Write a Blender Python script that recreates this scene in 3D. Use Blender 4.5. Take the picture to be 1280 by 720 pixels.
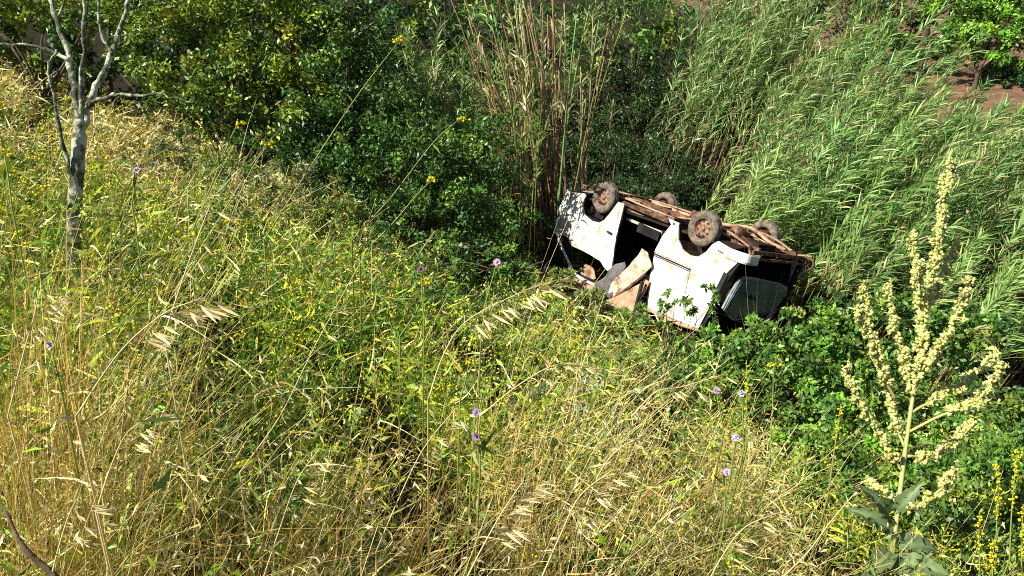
import bpy, bmesh, math, random
import numpy as np
from mathutils import Vector, Matrix
from mathutils.geometry import delaunay_2d_cdt

for o in list(bpy.data.objects):
    bpy.data.objects.remove(o, do_unlink=True)
scene = bpy.context.scene
COL = scene.collection
random.seed(7)
rng = np.random.default_rng(7)

# ------------------------------------------------------------------ camera, sky, sun, exposure
PITCH = math.radians(24.0)
FPX = 985.0                      # focal length in pixels of the 1280 px wide photograph
cam_data = bpy.data.cameras.new('camera')
cam = bpy.data.objects.new('camera', cam_data)
COL.objects.link(cam)
cam_data.sensor_width = 36.0
cam_data.lens = FPX / 1280.0 * 36.0
cam_data.clip_start = 0.05
cam_data.clip_end = 2000.0
cam.location = (0, 0, 0)
cam.rotation_euler = (math.pi / 2 - PITCH, 0, 0)
scene.camera = cam

SUN_TO = Vector((-0.67, -0.28, 0.69)).normalized()      # direction towards the sun
sun_elev = math.asin(SUN_TO.z)
world = bpy.data.worlds.new('World')
scene.world = world
world.use_nodes = True
wn = world.node_tree.nodes
wl = world.node_tree.links
bgn = wn.get('Background') or wn.new('ShaderNodeBackground')
sky = wn.new('ShaderNodeTexSky')
sky.sky_type = 'NISHITA'
sky.sun_disc = False
sky.sun_elevation = sun_elev
sky.sun_rotation = math.atan2(SUN_TO.x, SUN_TO.y)
sky.air_density = 1.0
wl.new(sky.outputs[0], bgn.inputs[0])
bgn.inputs[1].default_value = 0.052
sun_d = bpy.data.lights.new('sun', 'SUN')
sun_d.energy = 5.0
sun_d.angle = math.radians(0.5)
sun_d.color = (1.0, 0.94, 0.80)
sun = bpy.data.objects.new('sun', sun_d)
COL.objects.link(sun)
sun.rotation_euler = (-SUN_TO).to_track_quat('-Z', 'Y').to_euler()

scene.view_settings.view_transform = 'Standard'
scene.view_settings.look = 'None'
scene.view_settings.gamma = 1.0
scene.view_settings.use_curve_mapping = False
scene.view_settings.exposure = 0.85
scene.render.engine = 'CYCLES'
scene.cycles.use_denoising = False
scene.cycles.filter_width = 1.0
scene.cycles.max_bounces = 6
scene.cycles.diffuse_bounces = 2
scene.cycles.transmission_bounces = 4
scene.cycles.sample_clamp_indirect = 4.0

# ------------------------------------------------------------------ helpers
SP, CP = math.sin(PITCH), math.cos(PITCH)


def at(u, v, d):
    """pixel of the 1280x720 photograph at depth d (metres along the lens axis) -> world point"""
    X = (u - 640.0) / FPX * d
    Y = -(v - 360.0) / FPX * d
    return np.array([X, Y * SP + d * CP, Y * CP - d * SP])


def slope_s(x, y):
    return 0.768 * x + 0.64 * y


def bumps(x, y):
    return (0.05 * np.sin(1.7 * x + 0.6 * y + 1.0) + 0.04 * np.sin(-0.9 * x + 2.1 * y + 2.0)
            + 0.03 * np.sin(3.1 * x + 2.7 * y) + 0.02 * np.sin(5.3 * x - 4.1 * y + .7))


def smooth(a, b, x):
    t = np.clip((x - a) / (b - a), 0, 1)
    return t * t * (3 - 2 * t)


def terrain(x, y):
    """height of the ground: a slope down to a ravine, and the far bank beyond it"""
    x = np.asarray(x, float)
    y = np.asarray(y, float)
    s = slope_s(x, y)
    s1 = np.where(s < 10, s, 10 + 1.6 * np.tanh((s - 10) / 1.6))
    s1 = np.maximum(s1, -6 + 0.15 * (s1 + 6))
    z = -1.55 - 0.42 * s1 - 0.42 * np.exp(-((s - 5.8) / 2.2) ** 2)
    z = z + 2.25 * smooth(14.0, 18.5, s) + 0.025 * np.clip(s - 18, 0, 60)
    return z + bumps(x, y)


def ground(u, v, h=0.0):
    """world point where the view ray of a pixel meets the ground raised by h"""
    d = np.linspace(0.8, 60, 4000)
    X = (u - 640.0) / FPX * d
    Y = -(v - 360.0) / FPX * d
    wy = Y * SP + d * CP
    wz = Y * CP - d * SP
    k = np.argmax(wz <= terrain(X, wy) + h)
    return np.array([X[k], wy[k], wz[k]])


def nrm(a):
    return a / np.maximum(np.linalg.norm(a, axis=-1, keepdims=True), 1e-9)


class Geo:
    """collects vertices, faces and per-vertex colours of ONE mesh"""

    def __init__(self):
        self.v, self.q, self.t, self.c, self.n = [], [], [], [], 0

    def add(self, v, quads=None, tris=None, col=(.5, .5, .5)):
        v = np.asarray(v, float).reshape(-1, 3)
        c = np.asarray(col, float)
        if c.ndim == 1:
            c = np.tile(c, (len(v), 1))
        self.v.append(v)
        self.c.append(c.reshape(-1, 3))
        if quads is not None and len(quads):
            self.q.append(np.asarray(quads, int) + self.n)
        if tris is not None and len(tris):
            self.t.append(np.asarray(tris, int) + self.n)
        self.n += len(v)

    def mesh(self, name, smooth_=True):
        v = np.concatenate(self.v)
        c = np.concatenate(self.c)
        q = np.concatenate(self.q) if self.q else np.zeros((0, 4), int)
        t = np.concatenate(self.t) if self.t else np.zeros((0, 3), int)
        me = bpy.data.meshes.new(name)
        me.vertices.add(len(v))
        me.vertices.foreach_set('co', v.astype(np.float32).ravel())
        nl = q.size + t.size
        me.loops.add(nl)
        me.loops.foreach_set('vertex_index', np.concatenate([q.ravel(), t.ravel()]).astype(np.int32))
        me.polygons.add(len(q) + len(t))
        st = np.concatenate([np.arange(len(q)) * 4, q.size + np.arange(len(t)) * 3]).astype(np.int32)
        me.polygons.foreach_set('loop_start', st)
        a = me.color_attributes.new('col', 'FLOAT_COLOR', 'POINT')
        a.data.foreach_set('color', np.concatenate([c, np.ones((len(c), 1))], 1).astype(np.float32).ravel())
        me.polygons.foreach_set('use_smooth', np.full(len(q) + len(t), smooth_))
        me.update(calc_edges=True)
        me.validate()
        return me

    def build(self, name, mat, parent=None, kind=None, smooth_=True):
        me = self.mesh(name, smooth_)
        me.materials.append(mat)
        o = bpy.data.objects.new(name, me)
        COL.objects.link(o)
        if parent is not None:
            o.parent = parent
        if kind:
            o['kind'] = kind
        return o


def link(name, me, parent=None, loc=None):
    o = bpy.data.objects.new(name, me)
    COL.objects.link(o)
    if parent is not None:
        o.parent = parent
    if loc is not None:
        o.location = loc
    return o


def tag(o, label, cat=None, group=None, kind=None):
    o['label'] = label
    if cat:
        o['category'] = cat
    if group:
        o['group'] = group
    if kind:
        o['kind'] = kind
    return o


def empty(name, loc=(0, 0, 0)):
    o = bpy.data.objects.new(name, None)
    o.empty_display_size = 0.1
    COL.objects.link(o)
    o.location = loc
    return o


PROFILES = {
    'blade': lambda t: np.clip(1.0 - t ** 2.2, 0.04, 1),
    'leaf': lambda t: np.clip(np.sin(np.pi * np.clip(t, 0, 1) ** 0.75), 0.06, 1),
    'lance': lambda t: np.clip(np.minimum(1, t * 5 + .35) * (1 - t ** 1.6), 0.04, 1),
    'stem': lambda t: 1.0 - 0.55 * t,
}


def strips(g, base, d, L, w, bend, col, n=3, profile='blade', tip=None, ref=None):
    """many tapered bent ribbons at once: base (N,3), d unit (N,3), L (N), w (N), bend (N,3), col (N,3)"""
    N = len(base)
    if N == 0:
        return
    t = np.linspace(0, 1, n + 1)
    P = base[:, None] + d[:, None] * (L[:, None] * t)[..., None] + bend[:, None] * (t ** 2)[None, :, None]
    T = nrm(d[:, None] * L[:, None, None] + 2 * bend[:, None] * t[None, :, None])
    if ref is None:
        ref = rng.normal(size=(N, 3))
    S = nrm(np.cross(T, np.broadcast_to(ref[:, None], T.shape)))
    wp = 0.5 * w[:, None] * PROFILES[profile](t)[None]
    V = np.stack([P - S * wp[..., None], P + S * wp[..., None]], 2)
    i = np.arange(N)[:, None] * (2 * (n + 1)) + np.arange(n)[None] * 2
    F = np.stack([i, i + 1, i + 3, i + 2], -1).reshape(-1, 4)
    col = np.asarray(col, float)
    if col.ndim == 1:
        col = np.tile(col, (N, 1))
    c = np.broadcast_to(col[:, None, None], (N, n + 1, 2, 3))
    if tip is not None:
        tip = np.asarray(tip, float)
        if tip.ndim == 1:
            tip = np.tile(tip, (N, 1))
        k = (t ** 1.5)[None, :, None, None]
        c = c * (1 - k) + tip[:, None, None] * k
    g.add(V, quads=F, col=c.reshape(-1, 3))


def on_curve(base, d, L, bend, t):
    return base + d * (L * t)[:, None] + bend * (t ** 2)[:, None]


OCT_V = np.array([(1, 0, 0), (-1, 0, 0), (0, 1, 0), (0, -1, 0), (0, 0, 1), (0, 0, -1)], float)
OCT_F = np.array([(0, 2, 4), (2, 1, 4), (1, 3, 4), (3, 0, 4), (2, 0, 5), (1, 2, 5), (3, 1, 5), (0, 3, 5)])


def blobs(g, c, r, col, flat=1.0):
    """many small faceted blobs (buds, florets)"""
    N = len(c)
    if N == 0:
        return
    a = nrm(rng.normal(size=(N, 3)))
    b = nrm(np.cross(a, rng.normal(size=(N, 3))))
    e = np.cross(a, b)
    M = np.stack([a, b, e * flat], 1)
    V = c[:, None] + np.einsum('kj,njm->nkm', OCT_V, M) * np.asarray(r)[:, None, None]
    F = (np.arange(N)[:, None, None] * 6 + OCT_F[None]).reshape(-1, 3)
    col = np.asarray(col, float)
    if col.ndim == 1:
        col = np.tile(col, (N, 1))
    g.add(V, tris=F, col=np.repeat(col, 6, 0))


def catmull(P, m=4):
    P = np.asarray(P, float)
    if len(P) < 3:
        t = np.linspace(0, 1, m + 1)[:, None]
        return P[0] * (1 - t) + P[-1] * t
    Q = np.vstack([2 * P[0] - P[1], P, 2 * P[-1] - P[-2]])
    out = []
    for i in range(1, len(Q) - 2):
        for k in range(m):
            t = k / m
            out.append(0.5 * ((2 * Q[i]) + (Q[i + 1] - Q[i - 1]) * t + (2 * Q[i - 1] - 5 * Q[i] + 4 * Q[i + 1] - Q[i + 2]) * t ** 2
                              + (3 * Q[i] - Q[i - 1] - 3 * Q[i + 1] + Q[i + 2]) * t ** 3))
    out.append(P[-1])
    return np.array(out)


def tube(g, P, r, k=5, col=(.5, .5, .5), cap=True, squash=None):
    """swept tube with k sides along the polyline P, radius r (scalar or per point)"""
    P = np.asarray(P, float)
    n = len(P)
    r = np.broadcast_to(np.asarray(r, float), (n,))
    T = nrm(np.gradient(P, axis=0))
    up = np.array([0.13, 0.31, 0.94])
    if abs(T.mean(0) @ up) > .9 * np.linalg.norm(T.mean(0)):
        up = np.array([0.9, 0.2, 0.1])
    A = nrm(np.cross(T, up))
    B = np.cross(T, A)
    a = np.arange(k) / k * 2 * np.pi + (np.pi / 4 if k == 4 else 0)
    sq = 1.0 if squash is None else squash
    V = P[:, None] + (A[:, None] * np.cos(a)[None, :, None] + B[:, None] * sq * np.sin(a)[None, :, None]) * r[:, None, None]
    i = np.arange(n - 1)[:, None] * k
    j = np.arange(k)[None]
    j2 = (j + 1) % k
    F = np.stack([i + j, i + j2, i + k + j2, i + k + j], -1).reshape(-1, 4)
    V = V.reshape(-1, 3)
    tr = None
    if cap:
        tr = [(0, q + 1, q) for q in range(1, k - 1)] + [((n - 1) * k, (n - 1) * k + q, (n - 1) * k + q + 1) for q in range(1, k - 1)]
    c = np.asarray(col, float)
    if c.ndim == 2:
        c = np.repeat(c, k, 0)
    g.add(V, quads=F, tris=tr, col=c)


def box(g, c, s, R=None, col=(.5, .5, .5)):
    v = np.array([(x, y, z) for x in (-.5, .5) for y in (-.5, .5) for z in (-.5, .5)]) * np.asarray(s)
    if R is not None:
        v = v @ np.asarray(R).T
    f = [(0, 1, 3, 2), (4, 6, 7, 5), (0, 4, 5, 1), (2, 3, 7, 6), (0, 2, 6, 4), (1, 5, 7, 3)]
    v = v + np.asarray(c)
    for q in f:
        g.add(v[list(q)], quads=[(0, 1, 2, 3)], col=col)


def beam(g, a, b, w, h, col=(.5, .5, .5), up=(0, 0, 1)):
    """box-section bar from a to b"""
    a, b = np.asarray(a, float), np.asarray(b, float)
    t = nrm(b - a)
    s = nrm(np.cross(np.asarray(up, float), t))
    u = np.cross(t, s)
    box(g, (a + b) / 2, (np.linalg.norm(b - a), w, h), np.stack([t, s, u], 1), col)


# ------------------------------------------------------------------ materials
def new_mat(name):
    m = bpy.data.materials.new(name)
    m.use_nodes = True
    nt = m.node_tree
    return m, nt, nt.nodes['Principled BSDF'], nt.nodes['Material Output']


def leaf_mat(name, rough=0.5, spec=0.35, trans=0.3, tgain=(1.25, 1.35, .6)):
    m, nt, p, out = new_mat(name)
    a = nt.nodes.new('ShaderNodeAttribute')
    a.attribute_name = 'col'
    nt.links.new(a.outputs['Color'], p.inputs['Base Color'])
    p.inputs['Roughness'].default_value = rough
    p.inputs['Specular IOR Level'].default_value = spec
    if trans > 0:
        tr = nt.nodes.new('ShaderNodeBsdfTranslucent')
        mx = nt.nodes.new('ShaderNodeMix')
        mx.data_type = 'RGBA'
        mx.blend_type = 'MULTIPLY'
        mx.inputs[0].default_value = 1
        nt.links.new(a.outputs['Color'], mx.inputs[6])
        mx.inputs[7].default_value = (*tgain, 1)
        nt.links.new(mx.outputs[2], tr.inputs['Color'])
        ms = nt.nodes.new('ShaderNodeMixShader')
        ms.inputs[0].default_value = trans
        nt.links.new(p.outputs[0], ms.inputs[1])
        nt.links.new(tr.outputs[0], ms.inputs[2])
        nt.links.new(ms.outputs[0], out.inputs[0])
    return m


def noise_mat(name, stops, scale=6.0, rough=0.7, spec=0.3, detail=6.0, bump=0.0, bscale=30.0, metallic=0.0, dist=0.0):
    m, nt, p, out = new_mat(name)
    tc = nt.nodes.new('ShaderNodeTexCoord')
    nz = nt.nodes.new('ShaderNodeTexNoise')
    nz.inputs['Scale'].default_value = scale
    nz.inputs['Detail'].default_value = detail
    nz.inputs['Roughness'].default_value = 0.62
    nz.inputs['Distortion'].default_value = dist
    nt.links.new(tc.outputs['Object'], nz.inputs['Vector'])
    cr = nt.nodes.new('ShaderNodeValToRGB')
    el = cr.color_ramp.elements
    while len(el) < len(stops):
        el.new(0.5)
    for e, (pos, c) in zip(el, stops):
        e.position = pos
        e.color = (*c, 1)
    nt.links.new(nz.outputs['Fac'], cr.inputs['Fac'])
    nt.links.new(cr.outputs['Color'], p.inputs['Base Color'])
    p.inputs['Roughness'].default_value = rough
    p.inputs['Specular IOR Level'].default_value = spec
    p.inputs['Metallic'].default_value = metallic
    if bump > 0:
        n2 = nt.nodes.new('ShaderNodeTexNoise')
        n2.inputs['Scale'].default_value = bscale
        n2.inputs['Detail'].default_value = 5
        nt.links.new(tc.outputs['Object'], n2.inputs['Vector'])
        b = nt.nodes.new('ShaderNodeBump')
        b.inputs['Strength'].default_value = bump
        b.inputs['Distance'].default_value = 0.02
        nt.links.new(n2.outputs['Fac'], b.inputs['Height'])
        nt.links.new(b.outputs[0], p.inputs['Normal'])
    return m


M_GRASS = leaf_mat('grass_blades', 0.5, 0.35, 0.16)
M_LEAF = leaf_mat('shrub_leaves', 0.42, 0.4, 0.14)
M_REED = leaf_mat('reed_leaves', 0.45, 0.4, 0.16, (1.1, 1.3, .65))
M_PETAL = leaf_mat('petals', 0.6, 0.2, 0.3, (1.1, 1.1, 1.0))
M_STALK = leaf_mat('stalks', 0.6, 0.25, 0.0)
M_SOIL = noise_mat('soil', [(.25, (.35, .35, .35)), (.5, (.8, .8, .8)), (.75, (1.3, 1.3, 1.3))], 2.3, 0.95, 0.1, 9, .8, 9)
_nt = M_SOIL.node_tree
_a = _nt.nodes.new('ShaderNodeAttribute')
_a.attribute_name = 'col'
_m = _nt.nodes.new('ShaderNodeMix')
_m.data_type = 'RGBA'
_m.blend_type = 'MULTIPLY'
_m.inputs[0].default_value = 1
_nt.links.new(_a.outputs['Color'], _m.inputs[6])
_nt.links.new([n for n in _nt.nodes if n.type == 'VALTORGB'][0].outputs[0], _m.inputs[7])
_nt.links.new(_m.outputs[2], _nt.nodes['Principled BSDF'].inputs['Base Color'])
M_BARK = noise_mat('lichen_bark', [(.34, (.035, .037, .026)), (.48, (.11, .12, .08)), (.56, (.38, .41, .31)), (.75, (.58, .61, .50))], 13, .9, .1, 6, .6, 60, dist=.6)
M_DARKBARK = noise_mat('dark_bark', [(.3, (.05, .035, .022)), (.7, (.16, .12, .08))], 14, .9, .1, 5, .5, 60)

# ------------------------------------------------------------------ ground: slope, ravine and far bank, one sheet
def build_ground():
    def axis(fine0, fine1, step, far):
        a = list(np.arange(fine0, fine1 + 1e-6, step))
        d, k = fine1, step
        while d < far:
            k *= 1.35
            d += k
            a.append(d)
        d, k = fine0, step
        while d > -far:
            k *= 1.35
            d -= k
            a.insert(0, d)
        return np.array(a)
    xs = axis(-14, 22, 0.22, 900)
    ys = axis(-2, 32, 0.22, 900)
    X, Y = np.meshgrid(xs, ys)
    Z = terrain(X, Y)
    fade = smooth(60, 200, np.hypot(X, Y))
    Z = Z * (1 - fade) + (-3.0) * fade
    far = smooth(14, 17, slope_s(X, Y)) * (1 - fade)
    Z = Z + far * 0.10 * (np.sin(X * 2.3 + np.sin(Y * 1.9)) * np.sin(Y * 2.9 + X * .7))
    g = Geo()
    nx, ny = len(xs), len(ys)
    i = (np.arange(ny - 1)[:, None] * nx + np.arange(nx - 1)[None]).ravel()
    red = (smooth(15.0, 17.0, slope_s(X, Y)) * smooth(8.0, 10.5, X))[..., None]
    c = (1 - red) * np.array([.030, .024, .013]) + red * np.array([.21, .125, .08])  # slope and ravine soil darkened so gaps between plants look shaded
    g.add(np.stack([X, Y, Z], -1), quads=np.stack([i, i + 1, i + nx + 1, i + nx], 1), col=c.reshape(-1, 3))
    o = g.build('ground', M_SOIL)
    tag(o, 'soil darkened for shade on slope and ravine, reddish brown on the far bank', None, None, 'structure')


build_ground()

# ------------------------------------------------------------------ the overturned van
VAN_R = np.array([[-0.59061721, 0.77327216, -0.2306978],
                  [0.80682642, 0.56083793, -0.18572008],
                  [-0.01422809, -0.29582256, -0.95513694]])
VAN_T = np.array([2.17771666, 12.72002921, -3.65579446])

M_WHITE = noise_mat('white_van_paint', [(.31, (.20, .12, .07)), (.37, (.42, .34, .26)), (.46, (.58, .56, .53)), (.56, (.68, .68, .68))], 3.4, .40, .5, 10, .15, 3.5, dist=.8)
M_CRUSH = noise_mat('crumpled_white_paint', [(.33, (.14, .09, .06)), (.42, (.50, .45, .40)), (.49, (.62, .62, .61)), (.8, (.68, .68, .68))], 6.5, .42, .5, 10, .5, 6)
M_RUST = noise_mat('rusty_steel', [(.3, (.02, .014, .011)), (.5, (.12, .062, .04)), (.75, (.36, .21, .14))], 9, .9, .2, 7, .4, 60)
M_PALERUST = noise_mat('pale_rusty_sheet', [(.3, (.10, .055, .035)), (.45, (.36, .22, .14)), (.7, (.52, .38, .26))], 7, .85, .2, 7, .4, 50)
M_CREAM = noise_mat('cream_primer', [(.36, (.18, .10, .06)), (.44, (.50, .41, .31)), (.6, (.62, .55, .45))], 7, .75, .2, 7)
M_TYRE = noise_mat('muddy_tyre_rubber', [(.3, (.05, .043, .037)), (.5, (.15, .125, .10)), (.75, (.31, .26, .205))], 11, .95, .15, 6, .5, 70)
M_RIM = noise_mat('rusty_wheel_rim', [(.3, (.10, .06, .042)), (.5, (.27, .165, .115)), (.8, (.42, .30, .23))], 16, .8, .2, 6)
M_BLACK = noise_mat('black_trim', [(.3, (.012, .012, .014)), (.7, (.035, .034, .034))], 8, .7, .2, 4)
M_UNDER = noise_mat('grimy_underbody', [(.3, (.012, .009, .008)), (.6, (.04, .026, .02)), (.8, (.11, .065, .045))], 7, .95, .1, 7, .4, 40)
M_INSIDE = noise_mat('shade_darkened_lining', [(.3, (.010, .010, .012)), (.7, (.03, .03, .034))], 5, .9, .1, 4)  # dark grey trim and lining, made blacker to hold the interior's shade
M_CLOTH = noise_mat('grey_upholstery', [(.3, (.07, .068, .07)), (.7, (.20, .19, .19))], 7, .95, .1, 5)
M_TEAL = noise_mat('teal_tinted_glass', [(.3, (.03, .075, .085)), (.7, (.06, .125, .135))], 3, .18, .5, 4)
M_GREYMETAL = noise_mat('grey_painted_frame', [(.3, (.10, .125, .13)), (.7, (.30, .34, .34))], 5, .6, .4, 5)


def inpoly(P, poly):
    x, y = P[:, 0], P[:, 1]
    r = np.zeros(len(P), bool)
    q = np.asarray(poly)
    j = len(q) - 1
    for i in range(len(q)):
        c = ((q[i, 1] > y) != (q[j, 1] > y)) & (x < (q[j, 0] - q[i, 0]) * (y - q[i, 1]) / (q[j, 1] - q[i, 1] + 1e-12) + q[i, 0])
        r ^= c
        j = i
    return r


def dens(poly, step):
    out = []
    for a, b in zip(poly, list(poly[1:]) + [poly[0]]):
        a, b = np.asarray(a, float), np.asarray(b, float)
        n = max(1, int(np.ceil(np.linalg.norm(b - a) / step)))
        out += [a + (b - a) * k / n for k in range(n)]
    return np.array(out)


def plate(g, poly, fmap, th, holes=(), step=.07, col=(.5, .5, .5)):
    """a sheet-metal piece: 2-D outline (with holes) mapped to 3-D by fmap and given the thickness vector th"""
    loops = [dens(poly, step)] + [dens(h, step) for h in holes]
    pts, edges = [], []
    for lp in loops:
        n0 = len(pts)
        pts += [tuple(p) for p in lp]
        edges += [(n0 + i, n0 + (i + 1) % len(lp)) for i in range(len(lp))]
    lo, hi = np.min(loops[0], 0), np.max(loops[0], 0)
    gx, gy = np.meshgrid(np.arange(lo[0] + step / 2, hi[0], step), np.arange(lo[1] + step / 2, hi[1], step))
    G = np.stack([gx.ravel(), gy.ravel()], 1)
    if len(G):
        ok = inpoly(G, loops[0])
        for h in loops[1:]:
            ok &= ~inpoly(G, h)
        B = np.array(pts)
        ok &= np.min(np.linalg.norm(G[:, None] - B[None], axis=2), 1) > step * .4
        pts += [tuple(p) for p in G[ok]]
    res = delaunay_2d_cdt([Vector(p) for p in pts], edges, [], 0, 1e-5)
    V2 = np.array([tuple(v) for v in res[0]])
    F = np.array([f for f in res[2] if len(f) == 3])
    C = V2[F].mean(1)
    ok = inpoly(C, loops[0])
    for h in loops[1:]:
        ok &= ~inpoly(C, h)
    F = F[ok]
    A = np.array([fmap(a, b) for a, b in V2], float)
    Bv = A + np.asarray(th, float)
    g.add(A, tris=F, col=col)
    g.add(Bv, tris=F[:, ::-1], col=col)
    cnt = {}
    for f in F:
        for a, b in ((f[0], f[1]), (f[1], f[2]), (f[2], f[0])):
            cnt.setdefault((min(a, b), max(a, b)), []).append((a, b))
    for e, l in cnt.items():
        if len(l) == 1:
            a, b = l[0]
            g.add([A[a], A[b], Bv[b], Bv[a]], quads=[(0, 1, 2, 3)], col=col)


def lathe_y(g, prof, k=28, centre=(0, 0, 0), col=(.5, .5, .5), sgn=1):
    n = len(prof)
    a = np.arange(k) / k * 2 * np.pi
    r = np.array([p[0] for p in prof])
    y = np.array([p[1] for p in prof])
    V = np.stack([r[:, None] * np.cos(a)[None], np.broadcast_to(sgn * y[:, None], (n, k)), r[:, None] * np.sin(a)[None]], -1)
    i = np.arange(n - 1)[:, None] * k
    j = np.arange(k)[None]
    j2 = (j + 1) % k
    F = np.stack([i + j, i + j2, i + k + j2, i + k + j], -1).reshape(-1, 4)
    g.add(V.reshape(-1, 3) + np.asarray(centre), quads=F, col=col)


def crump(x, z, a):
    return a * (np.sin(9 * x + 5 * z) * np.sin(7.3 * z - 4 * x + 1) + .5 * np.sin(23 * x - 11 * z) * np.sin(19 * z + 3))


def width_at(x, z):
    w = 0.862 - 0.03 * max(0., (.6 - z) / .2) ** 1 * .6
    w -= .095 * max(0., (z - 1.1) / .7) ** 1.7
    w -= .11 * max(0., (x - .6) / .42) ** 2
    return w


def side_map(sgn, dent):
    def f(x, z):
        d = dent * .35 * math.sin(3.1 * x + 1) * math.sin(2.7 * z) + (crump(x, z, dent))
        return (x, sgn * (width_at(x, z) + d), z)
    return f


def van_local(u, v, yp):
    """pixel -> van coordinates on the plane y = yp of the van"""
    ray = VAN_R.T @ (at(u, v, 1.0))
    o = VAN_R.T @ (-VAN_T)
    s = (yp - o[1]) / ray[1]
    return o + s * ray


def van_local_x(u, v, xp):
    ray = VAN_R.T @ (at(u, v, 1.0))
    o = VAN_R.T @ (-VAN_T)
    s = (xp - o[0]) / ray[0]
    return o + s * ray


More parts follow.
